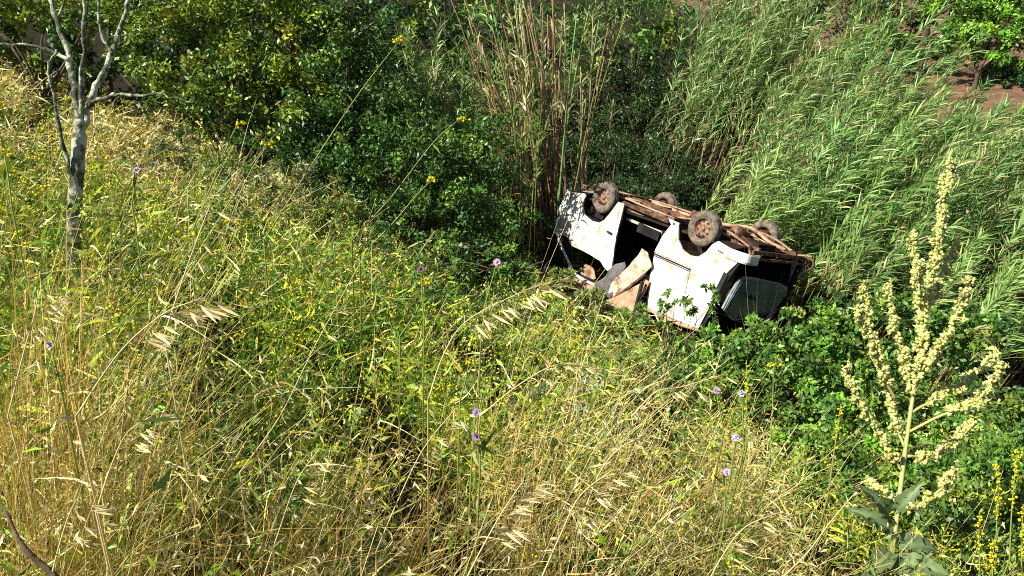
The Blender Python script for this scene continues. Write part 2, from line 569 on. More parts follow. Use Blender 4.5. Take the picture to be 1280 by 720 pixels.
def build_van():
    van = empty('overturned_van')
    van.matrix_world = Matrix(((*VAN_R[0], VAN_T[0]), (*VAN_R[1], VAN_T[1]), (*VAN_R[2], VAN_T[2]), (0, 0, 0, 1)))
    tag(van, 'wrecked white van lying on its roof with rusty wheels in the air', 'van')

    def part(name, g, mat, smooth_=True, parent=van, label=None):
        o = g.build(name, mat, parent, smooth_=smooth_)
        if label:
            o['label'] = label
        return o

    near = side_map(-1, .008)
    # front corner: fender with the crumpled nose
    g = Geo()
    plate(g, [(.98, .60), (.9, .52), (.81, .51), (.66, .50), (.655, 1.235), (.75, 1.26), (.9, 1.20), (.965, 1.06), (1.0, .85)], side_map(-1, .05), (0, .02, 0), step=.04)
    part('front_fender', g, M_CRUSH, label='crumpled white front corner of the van')
    g = Geo()
    plate(g, [(.645, .50), (.36, .46), (.33, .5), (.33, .66), (.22, .79), (.04, .84), (-.14, .82), (-.25, .75), (-.33, .56), (-.42, .41), (-.53, .41), (-.545, .46),
              (-.58, .99), (-.64, 1.43), (-.56, 1.50), (-.48, 1.48), (-.33, 1.40), (-.17, 1.375), (.38, 1.35), (.53, 1.245), (.645, 1.235)], side_map(-1, .018), (0, .025, 0), step=.05)
    fd = part('front_door', g, M_WHITE, label='white front door of the van with its window gone')
    g = Geo()
    for a, b in (((-.37, .905), (-.47, .915)),):
        A = np.array(near(*a)) + (0, -.022, 0)
        B = np.array(near(*b)) + (0, -.022, 0)
        beam(g, A, B, .018, .03)
    part('door_handle', g, M_BLACK, False, fd)
    # door edge strip along the opening
    g = Geo()
    P = [np.array(near(x, z)) + (-.012, -.004, 0) for x, z in ((-.545, .43), (-.57, .8), (-.60, 1.1), (-.65, 1.42))]
    tube(g, P, .012, 4)
    part('door_edge', g, M_BLACK, False, fd)
    # A pillar and roof rail, white
    g = Geo()
    P = [(x, -width_at(x, z) + .0, z) for x, z in ((.95, 1.04), (.84, 1.2), (.70, 1.36), (.50, 1.54), (.34, 1.68), (.20, 1.80))]
    tube(g, P, .024, 6)
    part('windscreen_pillar', g, M_WHITE)
    g = Geo()
    tube(g, [(.235, -.775, 1.79), (.0, -.775, 1.815), (-.38, -.775, 1.82)], .028, 6)
    part('roof_rail', g, M_WHITE)
    # rear quarter panel
    g = Geo()
    plate(g, [(-1.47, .41), (-1.69, .42), (-1.69, .46), (-1.77, .65), (-1.89, .76), (-2.04, .80), (-2.19, .78), (-2.30, .67), (-2.36, .55), (-2.43, .48), (-2.60, .51),
              (-2.80, .55), (-2.84, .66), (-2.72, .86), (-2.64, 1.27), (-2.53, 1.60), (-2.48, 1.76), (-1.47, 1.79), (-1.43, 1.3), (-1.40, .91), (-1.46, .68), (-1.55, .48)],
          side_map(-1, .006), (0, .025, 0), step=.07)
    rq = part('rear_side_panel', g, M_WHITE, label='smooth white rear side panel of the van')
    # slide rail groove of the sliding door: two lips with a dark slot
    for dz, m, r in ((-.028, M_CREAM, .006), (0, M_BLACK, .010), (.026, M_BLACK, .0055)):
        g = Geo()
        P = [np.array(near(x, z + dz)) + (0, -.008, 0) for x, z in ((-1.40, .965), (-1.65, .972), (-1.9, .98), (-2.12, .99))]
        tube(g, P, r, 4)
        part('slide_rail', g, m, False, rq)
    g = Geo()
    P = [np.array(near(x, z)) + (0, -.004, 0) for x, z in ((-2.13, 1.0), (-2.14, 1.25), (-2.15, 1.5), (-2.22, 1.72))]
    tube(g, P, .0055, 4)
    part('panel_seam', g, M_GREYMETAL, False, rq)
    for x, z in ((-1.50, .455), (-1.60, .455), (-2.12, .99)):
        g = Geo()
        p = np.array(near(x, z)) + (0, -.004, 0)
        lathe_y(g, [(.016, 0), (.016, -.006), (.0, -.006)], 8, p)
        part('bolt_hole', g, M_BLACK, False, rq)
    g = Geo()
    p0 = np.array(near(-2.48, .60)) + (0, -.006, 0)
    p1 = np.array(near(-2.58, .615)) + (0, -.006, 0)
    beam(g, p0, p1, .006, .012)
    part('slot', g, M_BLACK, False, rq)
    # rusty drip rail along the roof edge under the panel
    g = Geo()
    tube(g, [(-1.44, -.79, 1.80), (-1.8, -.80, 1.81), (-2.2, -.80, 1.80), (-2.5, -.79, 1.77)], [.03, .026, .032, .024], 6)
    part('drip_rail', g, M_PALERUST)
    # wheel housings
    for pts in ([(.33, .46), (.33, .66), (.22, .79), (.04, .84), (-.14, .82), (-.25, .75), (-.33, .56), (-.42, .42)],
                [(-1.69, .44), (-1.77, .65), (-1.89, .76), (-2.04, .80), (-2.19, .78), (-2.30, .67), (-2.36, .55), (-2.43, .49)]):
        for sg in (-1, 1):
            g = Geo()
            A = np.array([(x, sg * .83, z - .004) for x, z in pts])
            B = np.array([(x, sg * .48, z + .01) for x, z in pts])
            n = len(pts)
            V = np.concatenate([A, B])
            g.add(V, quads=[(i, i + 1, n + i + 1, n + i) for i in range(n - 1)])
            g.add(np.concatenate([B, [(pts[0][0], sg * .48, .44), (pts[-1][0], sg * .48, .44)]]), tris=[(n // 2, i, i + 1) for i in range(n - 1) if i not in (n // 2 - 1, n // 2)])
            part('wheel_housing', g, M_UNDER, False)
    # far side, roof, floor, front and interior
    g = Geo()
    plate(g, [(1.0, .6), (.81, .51), (.36, .46), (.33, .66), (.04, .84), (-.25, .75), (-.42, .41), (-1.69, .42), (-1.77, .65), (-2.04, .80), (-2.30, .67), (-2.43, .48), (-2.8, .55),
              (-2.84, .66), (-2.72, .86), (-2.64, 1.27), (-2.48, 1.78), (.2, 1.8), (.72, 1.35), (.97, 1.06)], side_map(1, .015), (0, -.025, 0),
          holes=[[(.80, 1.20), (.30, 1.66), (-.45, 1.66), (-.50, 1.30), (.5, 1.25)]], step=.11)
    part('far_side_panel', g, M_WHITE)
    g = Geo()
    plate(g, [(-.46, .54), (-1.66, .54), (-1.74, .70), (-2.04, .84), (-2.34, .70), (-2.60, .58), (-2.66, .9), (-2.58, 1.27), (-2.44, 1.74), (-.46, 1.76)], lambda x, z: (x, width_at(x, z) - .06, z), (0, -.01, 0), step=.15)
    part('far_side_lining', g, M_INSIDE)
    g = Geo()
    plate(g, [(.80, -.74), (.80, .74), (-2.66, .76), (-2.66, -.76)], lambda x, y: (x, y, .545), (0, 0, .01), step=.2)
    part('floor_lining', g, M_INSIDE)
    g = Geo()
    plate(g, [(.85, -.76), (.85, .76), (-2.70, .80), (-2.70, -.80)], lambda x, y: (x, y, .52 + .02 * math.sin(14 * y)), (0, 0, -.03), step=.1)
    part('floor_pan', g, M_UNDER)
    g = Geo()
    plate(g, [(.18, -.75), (.18, .75), (-2.46, .75), (-2.46, -.75)], lambda x, y: (x, y, 1.80 + .07 * (1 - (y / .75) ** 2) + crump(x, y, .015)), (0, 0, .012), step=.1)
    part('roof_panel', g, M_WHITE)
    g = Geo()
    plate(g, [(-.72, .5), (.72, .5), (.72, 1.05), (-.72, 1.05)], lambda y, z: (1.03 - .10 * (y / .72) ** 2 + crump(y, z, .035), y, z), (-.02, 0, 0), step=.07)
    part('front_panel', g, M_CRUSH)
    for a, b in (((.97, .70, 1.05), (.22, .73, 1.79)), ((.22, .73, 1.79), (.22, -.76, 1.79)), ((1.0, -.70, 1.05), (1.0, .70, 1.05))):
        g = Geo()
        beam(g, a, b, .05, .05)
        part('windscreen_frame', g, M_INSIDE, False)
    g = Geo()
    tube(g, catmull([(.97, -.66, .62), (1.0, -.55, .60), (1.04, -.3, .56), (1.08, 0, .52), (1.04, .55, .49), (.98, .76, .48)], 4), .05, 7)
    part('front_bumper', g, M_CRUSH, False)
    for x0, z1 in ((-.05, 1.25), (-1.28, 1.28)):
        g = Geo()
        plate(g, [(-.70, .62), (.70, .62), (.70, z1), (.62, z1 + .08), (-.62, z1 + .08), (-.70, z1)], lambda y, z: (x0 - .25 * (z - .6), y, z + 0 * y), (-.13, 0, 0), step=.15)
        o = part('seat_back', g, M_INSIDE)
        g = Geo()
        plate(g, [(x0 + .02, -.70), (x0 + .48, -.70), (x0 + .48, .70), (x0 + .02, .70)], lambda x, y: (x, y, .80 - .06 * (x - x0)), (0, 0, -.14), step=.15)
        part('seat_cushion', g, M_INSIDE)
    g = Geo()
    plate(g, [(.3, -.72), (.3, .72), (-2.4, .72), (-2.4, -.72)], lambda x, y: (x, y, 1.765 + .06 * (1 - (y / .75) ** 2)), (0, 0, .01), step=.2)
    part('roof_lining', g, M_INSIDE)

    # sill and tracks in the door opening
    for (a, b, r, m, nm) in (((779, 253), (836, 277), .032, M_RUST, 'sill'), ((780, 260), (833, 283), .018, M_PALERUST, 'door_track'), ((783, 273), (828, 291), .022, M_CREAM, 'door_track')):
        yp = {'sill': -.80}.get(nm, -.74 if m is M_PALERUST else -.66)
        A, B = van_local(*a, yp), van_local(*b, yp)
        g = Geo()
        tube(g, [A, A * .67 + B * .33 + (0, .006, .006), A * .33 + B * .67 + (0, -.006, 0), B], r, 4)
        part(nm, g, m, False)

    # torn pieces hanging at the door opening
    def torn(name, pix, yp, mat, fold, label=None, step=.035, lean=(0, 0)):
        L = [van_local(u, v, yp) for u, v in pix]
        g = Geo()
        c = np.mean(L, 0)

        def fm(x, z):
            return (x, yp + lean[0] * (x - c[0]) + lean[1] * (z - c[2]) + crump(x * 1.3, z * 1.3, fold), z)
        plate(g, [(p[0], p[2]) for p in L], fm, (0, .012, 0), step=step)
        return part(name, g, mat, label=label)
    torn('torn_door_panel', [(758, 368), (763, 354), (776, 343), (790, 331), (806, 311), (812, 316), (814, 333), (802, 346), (783, 360), (765, 375)], -.93, M_CREAM, .020,
         'bent cream inner door panel torn from its opening', lean=(-.15, .2))
    torn('torn_door_skin', [(746, 377), (760, 377), (780, 364), (801, 349), (805, 352), (790, 391), (772, 390), (756, 387)], -1.0, M_PALERUST, .024,
         'torn rusty tan sheet under the door opening', lean=(-.1, -.25))
    A, B = van_local(762, 376, -.99), van_local(806, 343, -.93)
    g = Geo()
    tube(g, [A, (A + B) / 2 + (0, .01, .01), B], .020, 5)
    part('panel_edge', g, M_RUST, False)
    torn('torn_roof_skin', [(704, 341), (715, 345), (744, 360), (764, 376), (758, 388), (742, 378), (726, 366), (712, 352)], -.86, M_PALERUST, .026,
         'rumpled tan roof edge under the windscreen pillar')
    torn('torn_upholstery', [(741, 356), (752, 350), (762, 338), (770, 330), (779, 327), (782, 334), (773, 346), (764, 372), (752, 373), (744, 366)], -.90, M_CLOTH, .035,
         'grey upholstery hanging out of the cab')
    torn('torn_lining', [(720, 338), (733, 330), (741, 335), (744, 348), (736, 352), (724, 346)], -.62, M_PALERUST, .03)
    A, B = van_local(803, 352, -.97), van_local(793, 392, -.97)
    g = Geo()
    tube(g, [A, (A + B) / 2, B], .03, 4)
    part('door_seal', g, M_BLACK, False)
    A, B = van_local(812, 318, -.88), van_local(806, 352, -.88)
    g = Geo()
    tube(g, [A, (A + B) / 2 + (.02, 0, 0), B], .016, 4)
    part('door_seal', g, M_BLACK, False)

    # rear end
    g = Geo()
    path = catmull([(-2.60, -.872, 0), (-2.80, -.885, 0), (-2.92, -.868, 0), (-2.975, -.80, 0), (-2.985, -.62, 0)], 3)
    rings = []
    for q in path:
        inn = q + (q - np.array([-2.6, -.5, 0])) * -.10
        rings.append([(q[0], q[1], .515), (q[0] - .012, q[1] - .012, .54), (q[0] - .012, q[1] - .012, .63), (q[0], q[1], .66), (inn[0], inn[1], .65), (inn[0], inn[1], .52)])
    V = np.array(rings).reshape(-1, 3)
    F = [(i * 6 + j, i * 6 + (j + 1) % 6, (i + 1) * 6 + (j + 1) % 6, (i + 1) * 6 + j) for i in range(len(rings) - 1) for j in range(6)]
    F += [(0, 1, 2, 3), (0, 3, 4, 5)] + [((len(rings) - 1) * 6 + 0, (len(rings) - 1) * 6 + 1, (len(rings) - 1) * 6 + 2, (len(rings) - 1) * 6 + 3), ((len(rings) - 1) * 6 + 0, (len(rings) - 1) * 6 + 3, (len(rings) - 1) * 6 + 4, (len(rings) - 1) * 6 + 5)]
    g.add(V, quads=F)
    part('bumper_corner', g, M_WHITE, False)
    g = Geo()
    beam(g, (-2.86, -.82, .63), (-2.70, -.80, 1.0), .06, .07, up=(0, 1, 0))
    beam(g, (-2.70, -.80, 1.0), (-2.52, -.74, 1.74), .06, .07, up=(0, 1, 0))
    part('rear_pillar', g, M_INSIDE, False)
    g = Geo()
    plate(g, [(-2.725, .87), (-2.655, .85), (-2.575, 1.27), (-2.645, 1.28)], lambda x, z: (x - .025, -.872 + .03 * max(0, z - 1), z), (-.05, .12, 0), step=.1)
    part('tail_lamp', g, M_BLACK, False, label='empty black tail lamp housing')
    beam_pts = [((-2.86, -.62, .50), (-2.86, .74, .50), .03, .055), ((-2.80, .74, .53), (-2.60, .80, 1.70), .06, .06), ((-2.84, -.80, .59), (-2.84, .80, .59), .03, .035)]
    for k, (a, b, w, h) in enumerate(beam_pts):
        g = Geo()
        beam(g, a, b, w, h, up=(0, 0, 1) if k != 1 else (0, 1, 0))
        part('rear_cross_member' if k != 1 else 'rear_pillar', g, M_RUST if k != 1 else M_INSIDE, False)
    # tailgate hanging behind: frame and tinted glass
    pix = [(904, 386), (915, 364), (923, 350), (930, 345.5), (940, 346), (960, 351), (978, 355), (986, 360), (984, 368), (974, 380), (950, 396), (915, 400)]
    L = [van_local_x(u, v, -2.82) for u, v in pix]
    c = np.mean(L, 0)
    out2 = [(p[1], p[2]) for p in L]
    inn2 = [(c[1] + (p[1] - c[1]) * .93, c[2] + (p[2] - c[2]) * .90 + .010) for p in L]
    tail = empty('tailgate', (0, 0, 0))
    tail.parent = van
    g = Geo()
    plate(g, out2, lambda y, z: (-2.82 + .03 * math.sin(4 * y), y, z), (.03, 0, 0), holes=[inn2], step=.06)
    part('tailgate_frame', g, M_GREYMETAL, True, tail)
    g = Geo()
    plate(g, inn2, lambda y, z: (-2.835 - .06 * math.cos(2.2 * (y + .1)) * (1 - min(1, abs(z - 1.1))), y, z), (.01, 0, 0), step=.06)
    part('tailgate_glass', g, M_TEAL, True, tail)
    H = [van_local_x(u, v, -2.915) for u, v in ((935, 369), (939, 367), (944, 372), (945, 377), (940, 375))]
    g = Geo()
    plate(g, [(p[1], p[2]) for p in H], lambda y, z: (-2.93, y, z), (.01, 0, 0), step=.04)
    part('broken_hole', g, M_BLACK, True, tail)
    A, B = van_local_x(925, 350, -2.86), van_local_x(905, 388, -2.86)
    g = Geo()
    tube(g, [A, (A + B) / 2, B], .012, 5)
    part('tailgate_edge', g, M_GREYMETAL, True, tail)

    # underside: rails, members, axles, springs
    for sg in (-1, 1):
        g = Geo()
        for a, b in (((.9, sg * .42, .40), (-.3, sg * .44, .36)), ((-.3, sg * .44, .36), (-1.55, sg * .46, .36)), ((-1.55, sg * .46, .36), (-1.85, sg * .46, .45)), ((-1.85, sg * .46, .45), (-2.85, sg * .46, .47))):
            beam(g, a, b, .05, .065)
        part('chassis_rail', g, M_RUST, False)
    for x, z, m in ((.75, .40, M_RUST), (.25, .37, M_UNDER), (-.55, .37, M_UNDER), (-1.15, .38, M_UNDER), (-1.60, .40, M_RUST), (-2.45, .47, M_RUST)):
        g = Geo()
        tube(g, [(x, -.50, z), (x + .02, -.2, z + .015), (x - .01, .2, z + .01), (x, .50, z)], .026, 6)
        part('cross_member', g, m, False)
    for y in (-.78, .78):
        g = Geo()
        beam(g, (-.5, y * .93, .42), (-1.5, y * .93, .42), .05, .06)
        part('rocker_beam', g, M_RUST, False)
    # outriggers
    for x in (-.62, -1.05, -1.42):
        for sg in (-1, 1):
            g = Geo()
            beam(g, (x, sg * .46, .40), (x, sg * .76, .41), .035, .03)
            part('outrigger', g, M_RUST, False)
    # rear axle with differential
    g = Geo()
    tube(g, [(-2.068, -.70, .394), (-2.068, -.2, .394), (-2.068, .2, .394), (-2.068, .70, .394)], .042, 10)
    ax = part('rear_axle', g, M_RUST)
    g = Geo()
    a = np.linspace(0, np.pi, 7)
    tube(g, [(-2.068, .13 * -math.cos(t) + .05, .394) for t in a], [.05] + [.05 + .075 * math.sin(t) for t in a[1:-1]] + [.05], 10)
    part('differential', g, M_RUST, True, ax)
    g = Geo()
    tube(g, [(-2.0, .05, .39), (-1.2, .05, .42), (-.3, .02, .44)], .035, 8)
    part('driveshaft', g, M_UNDER)
    for sg in (-1, 1):
        P = catmull([(-1.42, sg * .56, .37), (-1.75, sg * .56, .325), (-2.07, sg * .56, .315), (-2.4, sg * .56, .35), (-2.74, sg * .56, .45)], 4)
        sp = empty('leaf_spring')
        sp.parent = van
        for k in range(3):
            g = Geo()
            q = P[k * 2:len(P) - k * 2] + np.array([0, 0, .016 * k])
            for i in range(len(q) - 1):
                beam(g, q[i], q[i + 1], .055, .013)
            part('spring_leaf', g, M_PALERUST if k == 0 else M_RUST, False, sp)
        g = Geo()
        beam(g, (-2.74, sg * .56, .44), (-2.80, sg * .56, .55), .05, .03)
        part('shackle', g, M_RUST, False, sp)
        g = Geo()
        tube(g, [(-2.0, sg * .42, .33), (-2.35, sg * .36, .50)], .03, 7)
        part('shock_absorber', g, M_PALERUST)
        # front suspension arm and drum
        g = Geo()
        tube(g, catmull([(-.02, sg * .64, .40), (0, sg * .45, .37), (.02, sg * .30, .39)], 3), [.05, .045, .04, .04, .04, .04, .05], 8)
        part('suspension_arm', g, M_RUST)
        g = Geo()
        tube(g, [(-.04, sg * .60, .38), (-.5, sg * .44, .34)], .022, 6)
        part('tie_rod', g, M_PALERUST)
    g = Geo()
    tube(g, catmull([(-.1, .28, .36), (-.7, .26, .38), (-1.2, .24, .38), (-1.7, .30, .34), (-2.1, .30, .28), (-2.5, .22, .38), (-2.8, .22, .42)], 4), .028, 7)
    part('exhaust_pipe', g, M_PALERUST)
    g = Geo()
    tube(g, [(-1.0, .22, .36), (-1.05, .22, .36), (-1.45, .22, .36), (-1.5, .22, .36)], [.03, .09, .09, .03], 9)
    part('silencer', g, M_RUST)
    g = Geo()
    plate(g, [(-2.35, -.32), (-2.35, .10), (-2.72, .10), (-2.72, -.32)], lambda x, y: (x, y, .40), (0, 0, .14), step=.2)
    part('fuel_tank', g, M_UNDER, False)
    g = Geo()
    plate(g, [(.2, -.25), (.2, .25), (-.5, .2), (-.5, -.2)], lambda x, y: (x, y, .36 + .08 * abs(y)), (0, 0, .12), step=.12)
    part('engine_sump', g, M_UNDER)
    for P, r, m in (([(.6, .15, .36), (-.2, .30, .33), (-1.0, .34, .34), (-1.9, .36, .36), (-2.5, .25, .42)], .010, M_PALERUST), ([(.5, -.2, .36), (-.4, -.28, .33), (-1.3, -.30, .35), (-2.0, -.22, .34)], .012, M_RUST),
                    ([(-.2, -.50, .36), (-.8, -.60, .38), (-1.4, -.62, .40)], .014, M_PALERUST), ([(.0, -.45, .34), (.0, 0, .33), (.0, .45, .34)], .020, M_RUST)):
        g = Geo()
        tube(g, catmull(P, 4), r, 5)
        part('pipe', g, m)
    # loose brackets seen against the far rear wheel
    for a, b, r, m in (((-2.25, .30, .40), (-2.36, .32, .56), .02, M_CREAM), ((-2.45, .34, .38), (-2.62, .40, .55), .018, M_PALERUST), ((-2.72, .52, .42), (-2.55, .50, .55), .02, M_PALERUST),
                       ((-2.50, -.45, .36), (-2.70, -.30, .50), .018, M_RUST)):
        g = Geo()
        tube(g, [a, (np.array(a) + b) / 2 + (.01, 0, -.01), b], r, 5)
        part('bracket', g, m, False)
    g = Geo()
    plate(g, [(-2.55, .46), (-2.95, .70), (-2.97, .78), (-2.62, .80)], lambda x, y: (x, y, .46 + .03 * math.sin(9 * x)), (0, 0, .02), step=.1)
    part('rear_floor_corner', g, M_PALERUST)
    g = Geo()
    tube(g, catmull([(-2.86, .66, .46), (-2.98, .72, .50), (-3.0, .72, .60), (-2.94, .72, .66)], 3), .02, 6)
    part('tow_hook', g, M_RUST)

    # wheels
    tyre_p = [(.178, .03), (.188, .006), (.222, -.004), (.245, -.006), (.275, .002), (.297, .018), (.309, .042), (.311, .06), (.304, .064), (.304, .070), (.311, .074),
              (.311, .098), (.304, .102), (.304, .108), (.311, .112), (.309, .130), (.297, .154), (.275, .170), (.245, .178), (.195, .168), (.182, .14)]
    rim_p = [(.186, .012), (.178, .006), (.172, .014), (.166, .050), (.158, .074), (.150, .080), (.132, .064), (.110, .048), (.085, .048), (.07, .054), (.0, .054)]
    bar_p = [(.186, .150), (.176, .14), (.165, .10), (.158, .074)]
    drum_p = [(.02, .20), (.12, .195), (.135, .17), (.135, .075), (.02, .07)]
    hub_p = [(.04, .056), (.038, .030), (.03, .018), (0, .014)]
    parts = {}
    for nm, pr, k, m in (('tyre', tyre_p, 36, M_TYRE), ('rim', rim_p, 30, M_RIM), ('barrel', bar_p, 30, M_RUST), ('brake_drum', drum_p, 22, M_RUST), ('hub', hub_p, 14, M_RIM)):
        g = Geo()
        lathe_y(g, pr, k)
        me = g.mesh(nm)
        me.materials.append(m)
        parts[nm] = me
    g = Geo()
    lathe_y(g, [(.013, .004), (.012, -.008), (0, -.010)], 6)
    nut = g.mesh('lug_nut', False)
    nut.materials.append(M_RUST)
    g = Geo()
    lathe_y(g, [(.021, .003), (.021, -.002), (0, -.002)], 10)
    vent = g.mesh('vent_hole_disc', False)  # raised black disc standing in for the shade inside a rim hole
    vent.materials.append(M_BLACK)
    for x, y, z, sg, steer in ((0, -.812, .428, 1, 4), (-2.068, -.812, .394, 1, 0), (0, .812, .428, -1, 4), (-2.068, .812, .394, -1, 0)):
        w = empty('wheel', (x, y, z))
        w.parent = van
        w.rotation_euler = (0, random.uniform(0, 1), math.radians(steer) + (0 if sg > 0 else math.pi))
        w.scale = (.85, .90, .85)
        for nm in ('tyre', 'rim', 'barrel', 'brake_drum', 'hub'):
            o = link(nm, parts[nm], w)
        for i in range(5):
            a = i / 5 * 2 * math.pi
            link('lug_nut', nut, w, (.062 * math.cos(a), .052, .062 * math.sin(a)))
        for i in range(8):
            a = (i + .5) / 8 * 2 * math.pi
            link('vent_hole_disc', vent, w, (.118 * math.cos(a), .050, .118 * math.sin(a)))
    return van


VAN = build_van()

# ------------------------------------------------------------------ plants: builders
def colvar(base, n, var=.22, hue=.12):
    base = np.asarray(base, float)
    k = np.exp(rng.normal(0, var, (n, 1)))
    h = 1 + rng.normal(0, hue, (n, 3)) * np.array([1, .5, 1])
    return np.clip(base * k * h, .004, .9)


def pick(cols, n, w=None):
    cols = np.asarray(cols, float)
    i = rng.choice(len(cols), n, p=None if w is None else np.asarray(w) / np.sum(w))
    return cols[i]


def shrub(name, label, base, lobes, nleaf, size, cols, group=None, cat='shrub', wratio=.5, nbranch=10, weights=None, clump=.15, trunk=.03, rough=None, hang=0.0, stemname='branch', barkm=None, stemh=0.0):
    """lobes: list of (centre, radii). One foliage mesh of separate little leaves in clumps, plus branches."""
    base = np.asarray(base, float)
    t = empty(name, base)
    tag(t, label, cat, group)
    g = Geo()
    vol = np.array([np.prod(r) ** (2 / 3) for _, r in lobes])
    clumps = []
    for (c, r), f in zip(lobes, vol / vol.sum()):
        n = max(6, int(nleaf / 75 * f))
        d = nrm(rng.normal(size=(n, 3)) + np.array([0, 0, .35]))
        rad = rng.uniform(.45, 1.0, (n, 1)) ** .6 * (1 + .12 * rng.normal(size=(n, 1)))
        clumps.append(np.concatenate([np.asarray(c) + d * rad * np.asarray(r), np.tile(r, (n, 1)), d], 1))
    C = np.concatenate(clumps)
    ccol = colvar(pick(cols, len(C), weights), len(C), .18, .08)
    k = rng.integers(0, len(C), nleaf)
    off = rng.normal(size=(nleaf, 3)) * clump * C[k, 3:6] * .55
    P = C[k, :3] + off
    d = nrm(C[k, 6:9] * .5 + rng.normal(size=(nleaf, 3)) * .8 + np.array([0, 0, .15 - hang]))
    L = size * rng.uniform(.6, 1.35, nleaf)
    bend = nrm(rng.normal(size=(nleaf, 3)) + np.array([0, 0, -.8 - hang])) * (L * .3)[:, None]
    col = np.clip(ccol[k] * np.exp(rng.normal(0, .25, (nleaf, 1))), .004, .9)
    ref = np.cross(d, nrm(rng.normal(size=(nleaf, 3)) * .7 + np.array([-.3, -.2, .8])))
    ref = nrm(np.cross(ref, d)) + rng.normal(size=(nleaf, 3)) * .25
    strips(g, P - base, d, L, L * wratio, bend, col, 2, 'leaf', ref=ref)
    g.build('foliage', M_LEAF, t, 'stuff')
    if stemh > 0:
        g = Geo()
        Q = catmull([(0, 0, -.1), (.03, .02, stemh * .5), (0, 0, stemh)], 4)
        tube(g, Q, np.linspace(trunk * 1.5, trunk, len(Q)), 8)
        g.build('trunk', barkm or M_DARKBARK, t)
    foot = np.array([0, 0, stemh])
    for i in rng.choice(len(C), min(nbranch, len(C)), replace=False):
        g = Geo()
        p1 = C[i, :3] - base
        mid = foot + (p1 - foot) * .5 + rng.normal(size=3) * .08 * np.linalg.norm(p1) + np.array([0, 0, .08])
        Q = catmull([foot + rng.normal(size=3) * (.04 if stemh == 0 else .01), mid, p1], 4)
        tube(g, Q, np.linspace(trunk, trunk * .25, len(Q)), 5)
        g.build(stemname, barkm or M_DARKBARK, t)
    return t


REED = [(.17, .31, .085), (.23, .385, .115), (.10, .215, .05), (.33, .42, .18)]
REED_DRY = [(.42, .33, .18), (.34, .25, .13)]
BROWN = [(.25, .155, .085), (.35, .235, .14), (.17, .105, .06)]


def reed(label, base, n, h, lean, group, leaves=26, spread=.35, start=.25, dry=.08, brown=.0, single=False, leaf=.42, name='giant_reed', droop=.35, cols=REED, lw=.036, cr=1.0):
    base = np.asarray(base, float)
    t = empty(name, base)
    tag(t, label, 'reed', group)
    lean = np.asarray(lean, float)
    B = np.concatenate([rng.normal(size=(n, 2)) * spread, np.zeros((n, 1))], 1)
    B[:, 2] = terrain(base[0] + B[:, 0], base[1] + B[:, 1]) - base[2] - .03
    d = nrm(np.array([0, 0, 1.]) + lean * .45 + rng.normal(size=(n, 3)) * .10)
    H = h * rng.uniform(.62, 1.12, n)
    bend = (lean * rng.uniform(.3, .9, (n, 1)) + rng.normal(size=(n, 3)) * .10) * H[:, None] * .42
    bend[:, 2] -= H * rng.uniform(.02, .14, n)
    dead = rng.random(n) < brown
    tt = np.linspace(0, 1, 8)
    joined = Geo()
    for i in range(n):
        P = B[i] + d[i] * (H[i] * tt)[:, None] + bend[i] * (tt ** 2)[:, None]
        c = colvar(BROWN[i % 3] if (dead[i] or rng.random() < brown) else (.26, .29, .10), 1)[0]
        r = np.linspace(.011, .004, 8) * rng.uniform(.8, 1.3) * cr
        if single:
            g = Geo()
            tube(g, P, r, 4, c)
            g.build('culm', M_STALK, t)
        else:
            tube(joined, P, r, 3, c, cap=False)
    if not single:
        joined.build('culms', M_STALK, t, 'stuff')
    m = n * leaves
    k = rng.integers(0, n, m)
    tl = start + (1 - start) * rng.random(m) ** .8
    ok = ~(dead[k] & (rng.random(m) < .8))
    k, tl = k[ok], tl[ok]
    m = len(k)
    P = on_curve(B[k], d[k], H[k], bend[k], tl)
    T = nrm(d[k] * H[k][:, None] + 2 * bend[k] * tl[:, None])
    a = rng.uniform(0, 2 * np.pi, m)
    hor = np.stack([np.cos(a), np.sin(a), np.zeros(m)], 1)
    ld = nrm(T * .95 + hor * .62 + lean * .35)
    L = leaf * rng.uniform(.55, 1.3, m) * (1 - .35 * (tl > .93))
    bd = np.stack([hor[:, 0] * .15, hor[:, 1] * .15, -rng.uniform(.15, 1.0, m)], 1) * (L * droop * 1.6)[:, None]
    bd[:, :2] += lean[None, :2] * (L * .12)[:, None]
    cols = np.asarray(cols) * rng.uniform(.72, 1.12) * np.array([rng.uniform(.85, 1.2), 1, rng.uniform(.85, 1.15)])
    dr = rng.random(m) < (dry + .25 * (tl < start + .18))
    col = np.where(dr[:, None], pick(REED_DRY, m), pick(cols, m))
    col = np.clip(col * np.exp(rng.normal(0, .2, (m, 1))), .01, .9)
    ref = np.cross(ld, np.cross(np.array([0, 0, 1.]), ld) + rng.normal(size=(m, 3)) * .5)
    g = Geo()
    strips(g, P, ld, L, np.full(m, lw) * rng.uniform(.7, 1.25, m), bd, col, 4, 'lance', tip=col * np.array([1.15, 1.05, .95]), ref=np.cross(ref, ld) * .0 + ref)
    g.build('leaves', M_REED, t, 'stuff')
    return t


def on_ground(x, y, dz=0.0):
    return np.array([x, y, float(terrain(x, y)) + dz])


def van_clear(x, y, m=.35):
    p = VAN_R.T @ (np.array([x, y, terrain(x, y)]) - VAN_T)
    return not (-3.0 - m < p[0] < 1.05 + m and -.95 - m < p[1] < .95 + m)


def row_height(x, y, v):
    """height above the ground at (x, y) that reaches picture row v"""
    k = (360.0 - v) / FPX
    return y * (k * CP - SP) / (CP + k * SP) - float(terrain(x, y))


